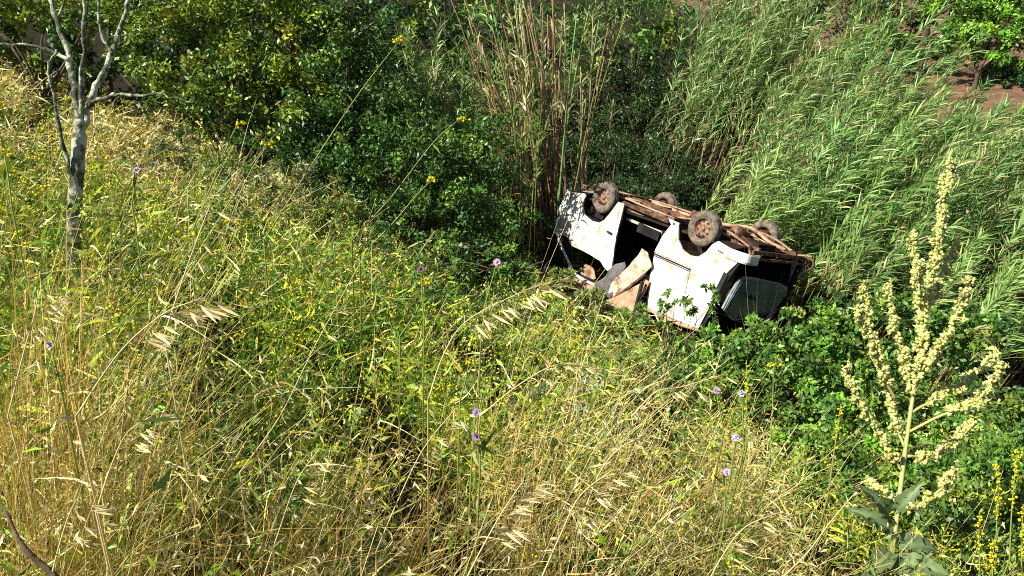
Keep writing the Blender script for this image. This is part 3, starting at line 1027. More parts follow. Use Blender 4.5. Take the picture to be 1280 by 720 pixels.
# ------------------------------------------------------------------ giant reeds in the ravine behind the van
def reeds():
    R = random.Random(3)
    # brown-stalked clumps left behind the front wheel
    for i, (u, v, d) in enumerate(((692, 262, 14.6), (682, 248, 14.9), (702, 246, 15.1), (674, 258, 14.3), (694, 236, 15.6))):
        p = at(u, v, d)
        reed('tall reed clump with bare brown stalks rising behind the van\'s front wheel', on_ground(p[0], p[1]), 20, 5.0, (-.24 if u < 700 else .0, .08, 0), 'brown stalked reeds behind the front wheel',
             leaves=20, spread=.26, start=.55, dry=.14, brown=.6, single=True, leaf=.36, cr=2.3)
    # green mass behind the van
    SPOT = {0: 'reed clump right behind the van\'s upturned rear wheels', 1: 'dense green reed clump on the far side of the ravine behind the van', 2: 'reed clump leaning right at the top, left of the red soil',
            3: 'grey-green reed clump behind the tip of the mullein', 4: 'reed clump at the right edge behind the mullein\'s right branches'}
    for s0 in (10.9, 11.9, 13.0, 14.2, 15.5, 17.0):
        for tau in np.arange(-1.5, 13.5, 1.3):
            ta = tau + R.uniform(-.35, .35)
            ss = s0 + R.uniform(-.3, .3)
            x, y = .768 * ss - .64 * ta, .64 * ss + .768 * ta
            if y < 5.5 or not van_clear(x, y, .75):
                continue
            cx = 640 + FPX * x / (y * CP - terrain(x, y) * SP)
            if cx < 745 or cx > 1430 or (cx < 862 and s0 < 14.8):
                continue
            hh = {10.9: 2.6, 11.9: 3.3}.get(s0, 4.6)
            if cx > 985:
                hh = min(hh, row_height(x, y, 60 if cx < 1060 else (108 if cx < 1150 else 120)) * .97)
            if hh < .8:
                continue
            k = (4 if cx > 1180 else 3) if cx > 1050 else (0 if s0 < 12 else (2 if cx > 960 else 1))
            reed(SPOT[k], on_ground(x, y), 24, hh * (R.uniform(.75, 1.2) if cx < 985 else R.uniform(.85, 1.02)), (.55 + R.uniform(-.15, .15), R.uniform(-.2, .1), 0), ['reeds behind the rear wheels', 'reeds across the ravine', 'reeds beside the red soil', 'reeds behind the mullein', 'reeds at the right edge'][k],
                 leaves=78, spread=.40, start=.48 if (s0 < 12.5 and cx > 1000) else .30, dry=.05, brown=.10, leaf=.38, lw=.027)
    # willowy grey reeds at the upper left centre
    for (u, v, d) in ((470, 140, 16.5), (520, 150, 16.0), (560, 160, 15.6), (600, 175, 15.2), (440, 110, 17.5), (500, 90, 19), (560, 100, 18.5), (620, 120, 18), (900, 110, 20), (640, 60, 21), (740, 60, 22), (820, 60, 22.5), (900, 60, 23), (980, 60, 23.5), (1060, 60, 24), (560, 50, 22), (500, 40, 22)):
        p = at(u, v, d)
        reed('pale green reed clump behind the dark brambles, left of the brown stalks' if u < 630 else 'tall reed clump at the top edge, far behind the van', on_ground(p[0], p[1]), 18, 3.8 if u < 630 else 5.4, (.05, -.1, 0), 'reeds behind the brambles' if u < 630 else 'reeds at the top edge', leaves=70, spread=.42, start=.12, dry=.06, leaf=.36, lw=.028)


reeds()

# ------------------------------------------------------------------ shrubs and brambles
DARKG = [(.04, .10, .02), (.065, .145, .024), (.12, .21, .03), (.03, .07, .016)]
OLIVE = [(.15, .22, .024), (.24, .30, .03), (.08, .14, .02)]
BRAMBLE = [(.075, .165, .025), (.12, .23, .036), (.05, .11, .02), (.19, .29, .045)]
BRIGHT = [(.15, .32, .035), (.23, .42, .04), (.09, .21, .025)]


def lobes_at(u, v, d, rs):
    """a lobe list round one pixel: rs = [(du, dv, dd, r), ...] (pixels, metres)"""
    return [(at(u + a, v + b, d + c), (r, r, r * .85)) for a, b, c, r in rs]


def shrubs():
    # upper left: olive green broadleaf shrub
    b = at(300, 215, 13.4)
    shrub('broadleaf_shrub', 'large olive green shrub at the top, right of the lichen covered tree', on_ground(b[0], b[1]),
          lobes_at(300, 60, 13.2, [(-70, 0, 0, 1.05), (0, -50, .3, 1.3), (70, -10, .2, 1.2), (-20, 60, -.3, 1.0), (60, 70, 0, 1.1), (110, 50, .6, 1.1), (-110, -50, .8, .9)]), 30000, .085, OLIVE + DARKG[:2], weights=[3, 3, 2, 1, .6], wratio=.55, nbranch=14)
    b = at(420, 250, 12.8)
    shrub('broadleaf_shrub', 'very dark green shrub between the olive shrub and the pale reeds', on_ground(b[0], b[1]),
          lobes_at(420, 130, 12.9, [(-40, 20, 0, 1.0), (30, 0, .3, 1.1), (0, 80, -.2, 1.0), (60, 60, .2, 1.0), (-60, 90, -.4, .8), (20, -60, .8, 1.0)]), 22000, .078, DARKG, wratio=.5, nbranch=10)
    b = at(520, 330, 12.0)
    shrub('bramble_bush', 'dark bramble bush filling the gap left of the van\'s nose', on_ground(b[0], b[1]),
          lobes_at(520, 220, 12.6, [(-60, 30, -.4, .95), (0, 0, 0, 1.05), (60, -20, .3, .95), (20, 70, -.4, .9), (80, 60, 0, .8), (-30, 90, -.8, .8), (110, 20, .6, .7), (-90, 70, -1.0, .7), (30, 110, -1.2, .6), (90, 110, -.9, .55), (-150, 30, -.6, .7)]), 24000, .07, BRAMBLE + DARKG[:1], wratio=.5, nbranch=10, weights=[2, 1.4, 2, .7, 2])
    b = at(500, 360, 10.2)
    shrub('bramble_bush', 'low dark bramble patch reaching into the meadow below the tall bramble bush', on_ground(b[0], b[1]),
          lobes_at(500, 345, 10.3, [(-60, -25, .3, .5), (0, 0, 0, .55), (60, 10, 0, .5), (110, 15, .4, .45), (30, 40, -.6, .4), (-30, 30, -.6, .4), (85, 45, -.5, .35)]), 9000, .062, BRAMBLE + DARKG[:1], wratio=.45, nbranch=8)
    for (u, v, dd, r, c, lab) in ((215, 185, 9.0, .45, [(.22, .25, .11), (.30, .29, .13)], 'grey-green feathery weed at the foot of the olive shrub'), (285, 225, 8.6, .42, [(.20, .26, .06), (.13, .20, .04)], 'green leafy weed before the olive shrub, right of the grey feathery one'),
                                 (350, 250, 8.4, .45, [(.24, .25, .10), (.32, .28, .12)], 'dull grey-green weed before the dark shrub'), (415, 285, 8.4, .42, [(.18, .25, .05), (.26, .30, .06)], 'yellow-green weed left of the low bramble patch'),
                                 (275, 285, 6.0, .30, [(.07, .14, .03), (.10, .18, .03)], 'dark green leafy weed amid the left meadow'), (510, 415, 6.2, .30, [(.10, .19, .03), (.15, .25, .04)], 'dark green leafy weed below the purple thistle'),
                                 (230, 560, 2.6, .17, [(.10, .20, .04), (.14, .25, .06)], 'lush green weed amid the straw at the lower left'), (620, 395, 7.6, .30, [(.16, .23, .05), (.25, .28, .08)], 'low green weed below the pink scabious'),
                                 (720, 480, 4.6, .30, [(.20, .25, .14), (.26, .30, .17)], 'pale grey-green weed patch in the middle of the lower meadow'), (760, 425, 8.6, .22, [(.14, .22, .05), (.22, .27, .07)], 'green weed under the torn door panel'),
                                 (30, 300, 4.4, .28, [(.14, .25, .04), (.24, .32, .04)], 'green weed at the left edge beside the trunk'), (150, 345, 3.9, .25, [(.14, .25, .04), (.22, .30, .04)], 'green weed right of the trunk\'s foot'),
                                 (700, 374, 12.3, .15, [(.14, .22, .05), (.22, .27, .07)], 'low weed at the van\'s windscreen pillar'), (738, 396, 11.6, .15, [(.13, .21, .05), (.24, .27, .08)], 'low weed under the grey upholstery'), (790, 412, 10.9, .15, [(.12, .22, .04), (.20, .28, .06)], 'low weed under the dark door seal'), (845, 428, 10.0, .15, [(.10, .20, .03), (.17, .26, .05)], 'low weed under the rusty drip rail'), (900, 436, 9.3, .26, [(.09, .19, .03), (.14, .25, .04)], 'low weed under the tail lamp'), (650, 376, 11.8, .24, [(.10, .18, .04), (.20, .26, .06)], 'low weed left of the windscreen pillar'), (1118, 690, 2.9, .15, [(.10, .20, .04), (.15, .26, .05)], 'small green weed before the mullein\'s broad leaves'), (1180, 705, 2.9, .16, [(.09, .19, .04), (.14, .24, .05)], 'small green weed right of the mullein\'s broad leaves'), (820, 445, 6.8, .32, [(.13, .22, .05), (.20, .27, .07)], 'green weed under the white side panel')):
        q = at(u, v, dd)
        b = on_ground(q[0], q[1])
        q = b + np.array([0, 0, r * .9])
        shrub('leafy_weed', lab, b, [(q, (r, r, r * .7)), (q + (r * .7, -.1, -.05), (r * .7, r * .7, r * .5)), (q + (-r * .7, .1, 0), (r * .7, r * .7, r * .5)), (q + (.1, 0, r * .45), (r * .5, r * .5, r * .5))], 1100 if r < .17 else 2600, .011 + .0052 * dd, c, cat='weed', wratio=.28, nbranch=10, trunk=.006)
    b = at(636, 330, 12.6)
    shrub('bramble_bush', 'small dark bramble thicket touching the van\'s windscreen pillar', on_ground(b[0], b[1]),
          lobes_at(640, 300, 13.2, [(-30, 10, 0, .6), (10, -10, .4, .55), (-10, 40, -.5, .5), (25, 25, .2, .4)]), 5000, .06, BRAMBLE, wratio=.5, nbranch=6, trunk=.010)
    # bright leafy plant with long leaves beside the brown stalks; its leaves shade the van's nose
    b = at(640, 290, 13.0)
    reed('bright leafy young reed leaning beside the dark brambles, left of the brown stalks', on_ground(b[0], b[1]), 9, 2.9, (.10, -.05, 0), None, leaves=26, spread=.2, start=.35, dry=.02, leaf=.32,
         name='young_reed', cols=[(.10, .19, .04), (.14, .24, .05)], lw=.04)
    # undergrowth in the hollow behind the van, leaf colours darkened to stand for shade
    for (u, v, dd, r, lab) in ((790, 215, 15.6, .7, 'dark undergrowth in the shady hollow behind the van\'s front wheels'), (860, 225, 15.2, .7, 'dark undergrowth in the hollow above the van\'s rear wheel'), (920, 235, 14.6, .6, 'dark undergrowth behind the van\'s far rear wheel'), (740, 190, 16.6, .8, 'shade-darkened undergrowth at the foot of the brown stalks'), (770, 165, 17.6, 1.2, 'tall shade-darkened bush in the hollow between brown stalks and reeds'), (835, 150, 18.2, 1.2, 'tall shade-darkened bush in the hollow, nearest the leaning reeds'), (735, 115, 20.0, 1.5, 'shade-darkened bush high up behind the brown stalks'), (810, 105, 20.6, 1.5, 'shade-darkened bush high up between the brown stalks and the leaning reeds'), (880, 110, 20.4, 1.4, 'shade-darkened bush high up at the edge of the leaning reeds')):
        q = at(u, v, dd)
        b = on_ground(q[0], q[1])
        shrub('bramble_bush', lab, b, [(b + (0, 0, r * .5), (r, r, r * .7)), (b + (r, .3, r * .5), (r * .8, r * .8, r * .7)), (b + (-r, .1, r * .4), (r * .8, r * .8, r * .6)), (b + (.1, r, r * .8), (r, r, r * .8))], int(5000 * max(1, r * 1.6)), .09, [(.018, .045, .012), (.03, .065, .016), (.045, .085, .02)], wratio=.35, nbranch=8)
    # top left corner
    b = at(40, 60, 13.5)
    shrub('broadleaf_shrub', 'yellowish green shrub in the top left corner behind the lichen covered tree', on_ground(b[0], b[1]),
          lobes_at(40, 0, 13.8, [(-60, 10, 0, .7), (0, 10, .2, .6), (60, 20, .4, .6), (-110, -10, .8, .8), (120, 10, .6, .6)]), 11000, .075, [(.26, .33, .03), (.18, .26, .03), (.12, .19, .02)], wratio=.5, nbranch=8)
    # right of the meadow: bramble bank below the van
    b = at(960, 470, 8.2)
    shrub('bramble_bush', 'green bramble bush below the van\'s open rear', on_ground(b[0], b[1], .0),
          lobes_at(950, 470, 8.0, [(-50, 0, .2, .45), (0, -16, .3, .48), (60, -5, .3, .5), (20, 40, -.3, .5), (90, -40, .9, .55), (-20, 60, -.7, .42), (110, 30, .2, .5), (-20, -42, .7, .30), (35, -56, 1.0, .30), (-58, -40, 1.0, .26)]), 16000, .058, BRAMBLE + BRIGHT[:1], weights=[2, 2, 1, 1.2, 1], wratio=.6, nbranch=10, trunk=.012)
    b = at(1090, 450, 9.0)
    shrub('bramble_bush', 'green bramble bush behind the mullein, left of its lower branches', on_ground(b[0], b[1]),
          lobes_at(1080, 430, 8.8, [(-30, 0, 0, .5), (30, -20, .3, .55), (80, 10, 0, .5), (10, 40, -.4, .45), (140, 0, .3, .5)]), 11000, .06, BRAMBLE, wratio=.6, nbranch=8, trunk=.011)
    b = at(1060, 580, 5.6)
    shrub('bramble_bush', 'low green bramble bush around the lower half of the mullein', on_ground(b[0], b[1]),
          lobes_at(1060, 570, 5.5, [(-50, 20, 0, .34), (0, -20, .4, .38), (60, 0, .2, .36), (110, 30, 0, .38), (150, -40, .5, .42), (30, 60, -.5, .34), (210, -10, .4, .42), (-90, 50, -.2, .3)]), 14000, .044, BRAMBLE + BRIGHT[:1], wratio=.6, nbranch=8, trunk=.011)
    b = at(1230, 640, 4.6)
    shrub('bramble_bush', 'leafy green bush in the bottom right corner under the yellow flower spikes', on_ground(b[0], b[1]),
          lobes_at(1220, 640, 4.5, [(-40, 0, 0, .3), (20, -30, .3, .34), (60, 20, 0, .34), (-10, 50, -.3, .3), (90, -60, .6, .4), (50, 70, -.4, .32)]), 10000, .038, BRAMBLE, wratio=.5, nbranch=6, trunk=.010)
    # small weeds in front of the rear side panel
    for (u, v, d, h) in ((885, 415, 9.6, .55), (836, 408, 9.9, .42), (858, 412, 9.7, .35)):
        b = at(u, v, d)
        p = on_ground(b[0], b[1])
        top = at(u, v - h * 80, d)
        shrub('leafy_weed', {885: 'tallest leafy weed standing up against the white rear side panel', 836: 'leafy weed in front of the rusty drip rail, left of the taller weeds', 858: 'short leafy weed between two others before the white side panel'}[u],
              p, [((p + top) / 2 + (0, 0, .1), (.13, .13, .32)), (top, (.12, .12, .14))], 260, .055, BRAMBLE, 'weeds in front of the van', 'weed', .55, 4, trunk=.008)
    # far bank: bright citrus tree and dark trees behind
    p = ground(1217, 112)
    d = p[1] * CP - p[2] * SP
    t = shrub('citrus_tree', 'small bright green fruit tree on the red soil in the top right corner', p,
              lobes_at(1225, 25, d, [(-28, 22, 0, .6), (10, 30, -.2, .6), (15, 5, .1, .75), (48, 30, 0, .6), (0, -40, .3, .9), (50, -30, .2, .8), (-30, -25, .2, .7)]), 15000, .12, BRIGHT, cat='tree', wratio=.5, nbranch=7, trunk=.05, clump=.25, stemname='limb', stemh=.45)
    for (u, v, dd, r, lab) in ((1165, 0, 29, 1.7, 'dark tree in shade behind the reeds, left of the bright fruit tree'), (1260, -30, 32, 2.2, 'dark tree in shade behind the bright fruit tree'),
                               (1090, -30, 30, 2.2, 'dark tree rising behind the top of the reeds'), (1350, 0, 30, 1.8, 'dark tree beyond the right edge, behind the fruit tree')):
        q = at(u, v, dd)
        b = on_ground(q[0], q[1])
        shrub('dark_tree', lab, b, [(q, (r, r, r)), (q + (r * .8, .3, -.3), (r * .8,) * 3), (q + (-r * .8, .2, -.2), (r * .8,) * 3), (q + (0, 0, r * .9), (r * .8,) * 3), (q + (.2, -.3, -r * .8), (r * .8,) * 3)], 5000, .16, DARKG, cat='tree', wratio=.5, nbranch=6, trunk=.1, stemname='limb', stemh=1.0)
    # hedge of background shrubs closing the view above the ravine and behind the meadow
    for k, (u, v, dd, r) in enumerate(((-40, 40, 17, 1.3), (120, 60, 17, 1.3), (230, 20, 18, 1.5), (350, 50, 18, 1.5), (460, 45, 19, 1.5), (560, 70, 21, 1.7), (670, 60, 21.5, 1.8), (790, 40, 23, 2.0), (920, 5, 26, 2.0), (1020, 0, 27, 2.0), (505, 0, 27, 2.0), (420, 5, 26, 1.8), (610, 0, 28, 2.0), (170, 30, 24, 1.8))):
        q = at(u, v, dd)
        b = on_ground(q[0], q[1])
        shrub('background_shrub', 'dark green background shrub at the top edge behind ' + ['the left field', 'the lichen covered tree', 'the gap between tree and olive shrub', 'the olive shrub', 'the dark shrub', 'the pale reeds', 'the brown stalks', 'the reeds above the van\'s nose', 'the reeds above the van\'s rear', 'the leaning reeds near the red soil', 'the pale reeds, farthest back', 'the dark shrub, farthest back', 'the brown stalks, farthest back', 'the lichen covered tree\'s right branch'][k],
              b, [(q, (r, r, r)), (q + (r * .8, .3, -.5), (r * .8,) * 3), (q + (-r * .8, .2, -.4), (r * .8,) * 3), (q + (0, 0, r * .9), (r * .8,) * 3), (q + (.2, -.3, -r * .8), (r * .9,) * 3)], 4500, .15, DARKG + OLIVE[:1], cat='shrub', wratio=.5, nbranch=5, trunk=.07)
    for (u, v, r, lab) in ((1152, 70, .75, 'added low bush shading the red soil, left of the bright fruit tree'), (1262, 84, .55, 'added low bush shading the soil under the right side of the bright fruit tree'), (1105, 60, .8, 'dark low bush behind the tops of the leaning reeds')):
        b = ground(u, v + 22)  # the two beside the fruit tree are added to shade and hide bare soil
        shrub('low_bush', lab, b, [(b + (0, 0, r * .6), (r, r, r * .8)), (b + (r * .7, .2, r * .4), (r * .7, r * .7, r * .6)), (b + (-r * .7, .2, r * .4), (r * .7, r * .7, r * .6))], 2600, .12, DARKG, wratio=.45, nbranch=5)
    # dry twiggy shrub skeleton before the dark shrubs
    for (u, v, dd, lab) in ((280, 170, 9.5, 'dry grey twiggy weed standing before the olive shrub'), (1160, 130, 15.5, 'dry pale grass tuft at the edge of the red soil'), (960, 395, 9.2, 'dry straw coloured grass tuft below the tailgate glass')):
        q = at(u, v, dd)
        b = on_ground(q[0], q[1])
        n = 70
        g = Geo()
        hh = max(.35, q[2] - b[2] + .25)
        dd_ = nrm(np.array([0, 0, 1.]) + rng.normal(size=(n, 3)) * .33)
        L = hh * rng.uniform(.5, 1.1, n)
        be = rng.normal(size=(n, 3)) * .25 * L[:, None] + np.array([.1, 0, -.2]) * L[:, None]
        t = empty('dry_weed', b)
        tag(t, lab, 'weed')
        strips(g, rng.normal(size=(n, 3)) * np.array([.08, .08, 0]), dd_, L, np.full(n, .007), be, colvar((.46, .38, .22), n), 4, 'blade')
        g.build('stems', M_GRASS, t, 'stuff')
    return


shrubs()

# ------------------------------------------------------------------ lichen covered tree on the left
def lichen_tree():
    D = 4.0
    base = on_ground(*at(88, 420, D)[:2])
    t = empty('lichen_tree', base)
    tag(t, 'thin leafless tree with white lichen on its bark at the left', 'tree')

    def limb(name, pix, r0, r1, parent=None, m=5):
        P = catmull([at(*p) for p in pix], m) - base
        n = len(P)
        P[1:-1] += rng.normal(size=(n - 2, 3)) * .004
        g = Geo()
        r = np.linspace(r0, r1, n) * (1 + .10 * rng.normal(size=n))
        tube(g, P, r, 8)
        return g.build(name, M_BARK, parent or t)
    b2 = base.copy()
    tr = empty('trunk')
    tr.parent = t
    g = Geo()
    P = np.vstack([[0, 0, -.1], catmull([at(*p) for p in ((89, 400, D), (91, 330, D), (93, 260, D), (98, 190, D), (100, 150, D))], 5) - base])
    tube(g, P, np.linspace(.042, .030, len(P)) * (1 + .08 * rng.normal(size=len(P))), 9)
    g.build('trunk', M_BARK, t)
    bpy.data.objects.remove(tr)
    limb('limb', [(100, 155, D), (93, 110, D + .02), (82, 60, D + .06), (64, 5, D + .1), (50, -50, D + .15), (45, -110, D + .2)], .019, .008)
    limb('limb', [(101, 152, D), (102, 100, D - .04), (106, 40, D - .1), (104, -30, D - .15), (112, -100, D - .2)], .014, .006)
    limb('limb', [(104, 158, D), (116, 115, D + .05), (134, 80, D + .12), (150, 35, D + .2), (163, -5, D + .25), (180, -80, D + .3)], .019, .008)
    limb('branch', [(110, 132, D), (128, 124, D - .05), (150, 118, D - .12), (176, 120, D - .2), (205, 118, D - .25), (240, 128, D - .3)], .012, .003)
    limb('branch', [(92, 240, D), (84, 200, D - .05), (72, 150, D - .1), (66, 110, D - .12), (60, 85, D - .14), (70, 62, D - .14)], .012, .005)
    limb('branch', [(86, 75, D), (60, 62, D + .05), (30, 56, D + .1), (-10, 55, D + .15), (-60, 40, D + .2)], .010, .004)
    limb('twig', [(140, 68, D + .1), (128, 45, D + .1), (124, 10, D + .1), (130, -40, D + .1)], .010, .004)
    limb('twig', [(70, 25, D + .1), (80, 5, D + .1), (85, -30, D + .1)], .010, .004)
    # a few leaves left on the twigs above
    g = Geo()
    n = 700
    a = rng.random(n)
    P = np.stack([rng.uniform(-20, 200, n), rng.uniform(-190, -25, n), D + rng.normal(0, .35, n)], 1)
    P = np.array([at(*p) for p in P]) - base
    d = nrm(rng.normal(size=(n, 3)))
    L = rng.uniform(.02, .04, n)
    strips(g, P, d, L, L * .5, rng.normal(size=(n, 3)) * .006, colvar((.10, .13, .03), n), 2, 'leaf')
    g.build('crown', M_LEAF, t, 'stuff')


lichen_tree()


# ------------------------------------------------------------------ the tall mullein on the right
def mullein():
    D = 3.5
    p = at(1112, 720, D)
    base = on_ground(p[0], p[1])
    t = empty('mullein', base)
    tag(t, 'tall pale yellow mullein with candelabra flower branches at the right', 'plant')
    STEM = (.42, .44, .16)
    PALE = [(.70, .72, .26), (.78, .78, .36), (.56, .62, .20), (.66, .64, .20)]

    def shoot(name, pix, r0, r1, start, dens_, size, parent):
        P = catmull([at(*q) for q in pix], 6) - base
        g = Geo()
        tube(g, P, np.linspace(r0, r1, len(P)), 6, STEM)
        o = g.build(name, M_STALK, parent)
        seg = np.linalg.norm(np.diff(P, axis=0), axis=1).sum()
        n = int(dens_ * seg)
        tt = start + (1 - start) * rng.random(n)
        f = tt * (len(P) - 1)
        i = np.minimum(f.astype(int), len(P) - 2)
        C = P[i] + (P[i + 1] - P[i]) * (f - i)[:, None]
        # knots of buds in bunches along the shoot
        knot = np.round(tt * seg / .032)
        kr = np.random.default_rng(int(abs(pix[-1][0] * 7 + pix[-1][1])))
        dirs = nrm(kr.normal(size=(400, 3)) + np.array([0, -.2, .3]))
        w = kr.uniform(.35, 1.25, 400)
        kk = np.clip(knot.astype(int) * 3 + rng.integers(0, 3, n), 0, 399)
        C = C + dirs[kk] * (size * 1.15 * w[kk])[:, None] + rng.normal(size=(n, 3)) * size * .32
        g = Geo()
        blobs(g, C, rng.uniform(.25, .95, n) * size * (1.1 - .35 * tt), colvar(pick(PALE, n), n, .12, .05), .8)
        # tiny bracts
        m = n // 3
        j = rng.integers(0, n, m)
        L = rng.uniform(.012, .03, m)
        strips(g, C[j], nrm(dirs[kk[j]] + rng.normal(size=(m, 3)) * .5), L, L * .45, rng.normal(size=(m, 3)) * .004, colvar((.45, .50, .22), m), 2, 'leaf')
        g.build('flower_buds', M_PETAL, o, 'stuff')
        return o
    main = [(1110, 730, D), (1122, 640, D), (1132, 560, D), (1142, 490, D), (1152, 420, D), (1166, 340, D), (1176, 270, D), (1188, 200, D)]
    shoot('stem', main, .012, .004, .42, 850, .017, t)
    for pix, st in (
        ([(1128, 590), (1105, 555), (1080, 510), (1065, 485), (1057, 458)], .15),
        ([(1131, 560), (1118, 525), (1106, 470), (1088, 410), (1079, 350)], .20),
        ([(1120, 500), (1104, 470), (1094, 440), (1076, 405), (1073, 385)], .3),
        ([(1141, 500), (1130, 450), (1118, 410), (1113, 355)], .30),
        ([(1152, 425), (1150, 385), (1143, 335), (1141, 290)], .15),
        ([(1160, 390), (1150, 365), (1146, 345), (1152, 325)], .1),
        ([(1163, 380), (1176, 352), (1186, 328), (1197, 300)], .15),
        ([(1145, 470), (1170, 440), (1195, 400), (1212, 348)], .2),
        ([(1140, 515), (1170, 498), (1205, 478), (1230, 458), (1248, 436)], .30),
        ([(1136, 540), (1175, 520), (1215, 505), (1238, 482), (1254, 458)], .55),
        ([(1134, 570), (1165, 570), (1195, 548), (1216, 526)], .20),
        ([(1127, 640), (1150, 630), (1180, 608), (1194, 588)], .15),
        ([(1122, 630), (1105, 612), (1092, 606), (1082, 604)], .2),
    ):
        z = rng.uniform(-.28, .22)
        n = len(pix)
        shoot('flower_branch', [(u, v, D + z * k / (n - 1)) for k, (u, v) in enumerate(pix)], .007, .003, st * .6, 850, .0165, t)
    # broad grey-green leaves
    for (a, b, w, L, dz) in (((1116, 665), (1080, 630), .10, .30, -.05), ((1118, 690), (1086, 708), .09, .3, -.12), ((1115, 700), (1150, 735), .09, .3, -.15), ((1116, 680), (1186, 676), .10, .34, .05),
                             ((1120, 700), (1192, 708), .10, .36, -.1), ((1112, 650), (1100, 610), .08, .22, -.08), ((1112, 720), (1064, 738), .10, .36, -.05), ((1120, 640), (1140, 612), .07, .18, -.1)):
        A, B = at(a[0], a[1], D) - base, at(b[0], b[1], D + dz) - base
        n, m = 10, 5
        T = B - A
        up = np.array([0, -.35, 1.])
        S = nrm(np.cross(T, up))
        N = np.cross(S, nrm(T))
        tt = np.linspace(0, 1, n)
        ww = w * .5 * np.clip(np.sin(np.pi * tt ** .8), .08, 1)
        V = []
        for k in range(n):
            for q in range(-2, 3):
                e = q / 2
                wav = .022 * math.sin(9 * tt[k] * 3 + q) * abs(e)
                V.append(A + T * tt[k] + S * ww[k] * e * (1 + .12 * math.sin(31 * tt[k])) + N * (abs(e) * ww[k] * .35 + wav - .09 * tt[k] ** 2))
        F = [(k * 5 + q, k * 5 + q + 1, k * 5 + q + 6, k * 5 + q + 5) for k in range(n - 1) for q in range(4)]
        g = Geo()
        lc = colvar((.14, .20, .085), 1, .12, .03)[0]
        g.add(V, quads=F, col=np.array([lc * (1.5 if q == 2 else 1.0) * rng.uniform(.8, 1.15) for k in range(n) for q in range(5)]))
        g.build('leaf', M_GRASS, t)


mullein()

# ------------------------------------------------------------------ the meadow on the near slope
STRAW = [(.62, .51, .17), (.75, .64, .27), (.48, .37, .10), (.86, .77, .43), (.36, .22, .06)]
STRAW_W = [3, 2.5, 2, 1.2, 1.2]
GREEN = [(.15, .30, .025), (.24, .39, .03), (.09, .20, .02), (.20, .31, .09)]
YGREEN = [(.42, .47, .035), (.34, .42, .03), (.50, .48, .05)]
YELLOW = [(.85, .76, .02), (.75, .72, .03), (.86, .66, .015)]

# (pixel, how dry 0..1, yellow blossom 0..1, height) - read off the photograph, turned into places on the slope
ZONES = [(40, 95, .92, .12, .30), (200, 190, .80, .03, .35), (60, 250, .28, .28, .45), (150, 330, .38, .30, .40), (90, 380, .40, .25, .38), (300, 300, .45, .10, .45), (420, 330, .40, .08, .45), (350, 215, .55, .05, .4),
         (90, 450, .52, .15, .65), (60, 600, 1.0, .02, .75), (180, 690, .95, .02, .6), (240, 540, .15, .02, .45), (330, 440, .25, .32, .5), (430, 430, .22, .50, .5), (505, 395, .12, .10, .45),
         (560, 500, .38, .55, .55), (400, 570, .75, .04, .6), (420, 690, .88, .02, .55), (630, 440, .70, .04, .45), (720, 410, .33, .0, .28), (730, 500, .42, .02, .45), (640, 600, .86, .08, .55), (800, 570, .84, .04, .5),
         (860, 480, .50, .02, .4), (900, 640, .90, .05, .5), (1000, 690, .82, .12, .5), (960, 590, .76, .06, .45), (1050, 620, .30, .2, .4), (700, 690, .86, .04, .55), (1180, 690, .2, .3, .35), (1250, 640, .1, .5, .35),
         (10, 400, .35, .2, .6), (560, 350, .2, .02, .3), (680, 380, .4, 0, .22), (800, 430, .45, .0, .30), (-150, 300, .4, .2, .6), (-150, 650, .9, .02, .7), (1400, 650, .2, .3, .4)]
ZP = np.array([ground(u, v, .35)[:2] for u, v, *_ in ZONES])
ZV = np.array([z[2:] for z in ZONES])
ZD = np.linalg.norm(ZP, axis=1) + .5


def field(x, y):
    """dryness, blossom, height of the meadow at places x, y"""
    d2 = (x[:, None] - ZP[None, :, 0]) ** 2 + (y[:, None] - ZP[None, :, 1]) ** 2
    w = 1.0 / (d2 / (ZD[None] * .14) ** 2 + .15) ** 1.6
    v = (w[..., None] * ZV[None]).sum(1) / w.sum(1)[:, None]
    n = .5 * np.sin(3.1 * x + 1.7 * np.sin(2.3 * y)) * np.sin(2.7 * y + 1.1 * np.sin(1.9 * x)) + .3 * np.sin(7 * x + 2 * np.sin(5 * y)) * np.sin(6.1 * y)
    v[:, 0] = np.clip(.5 + (v[:, 0] - .545) * 1.5 + .28 * n, .02, .98)
    n2 = np.sin(1.3 * x + 4.1 * np.sin(.9 * y) + 2) * np.sin(1.7 * y + 2.9 * np.sin(1.1 * x))
    v[:, 2] *= np.clip(1 + .25 * n + .40 * n2, .4, 1.7)
    return v


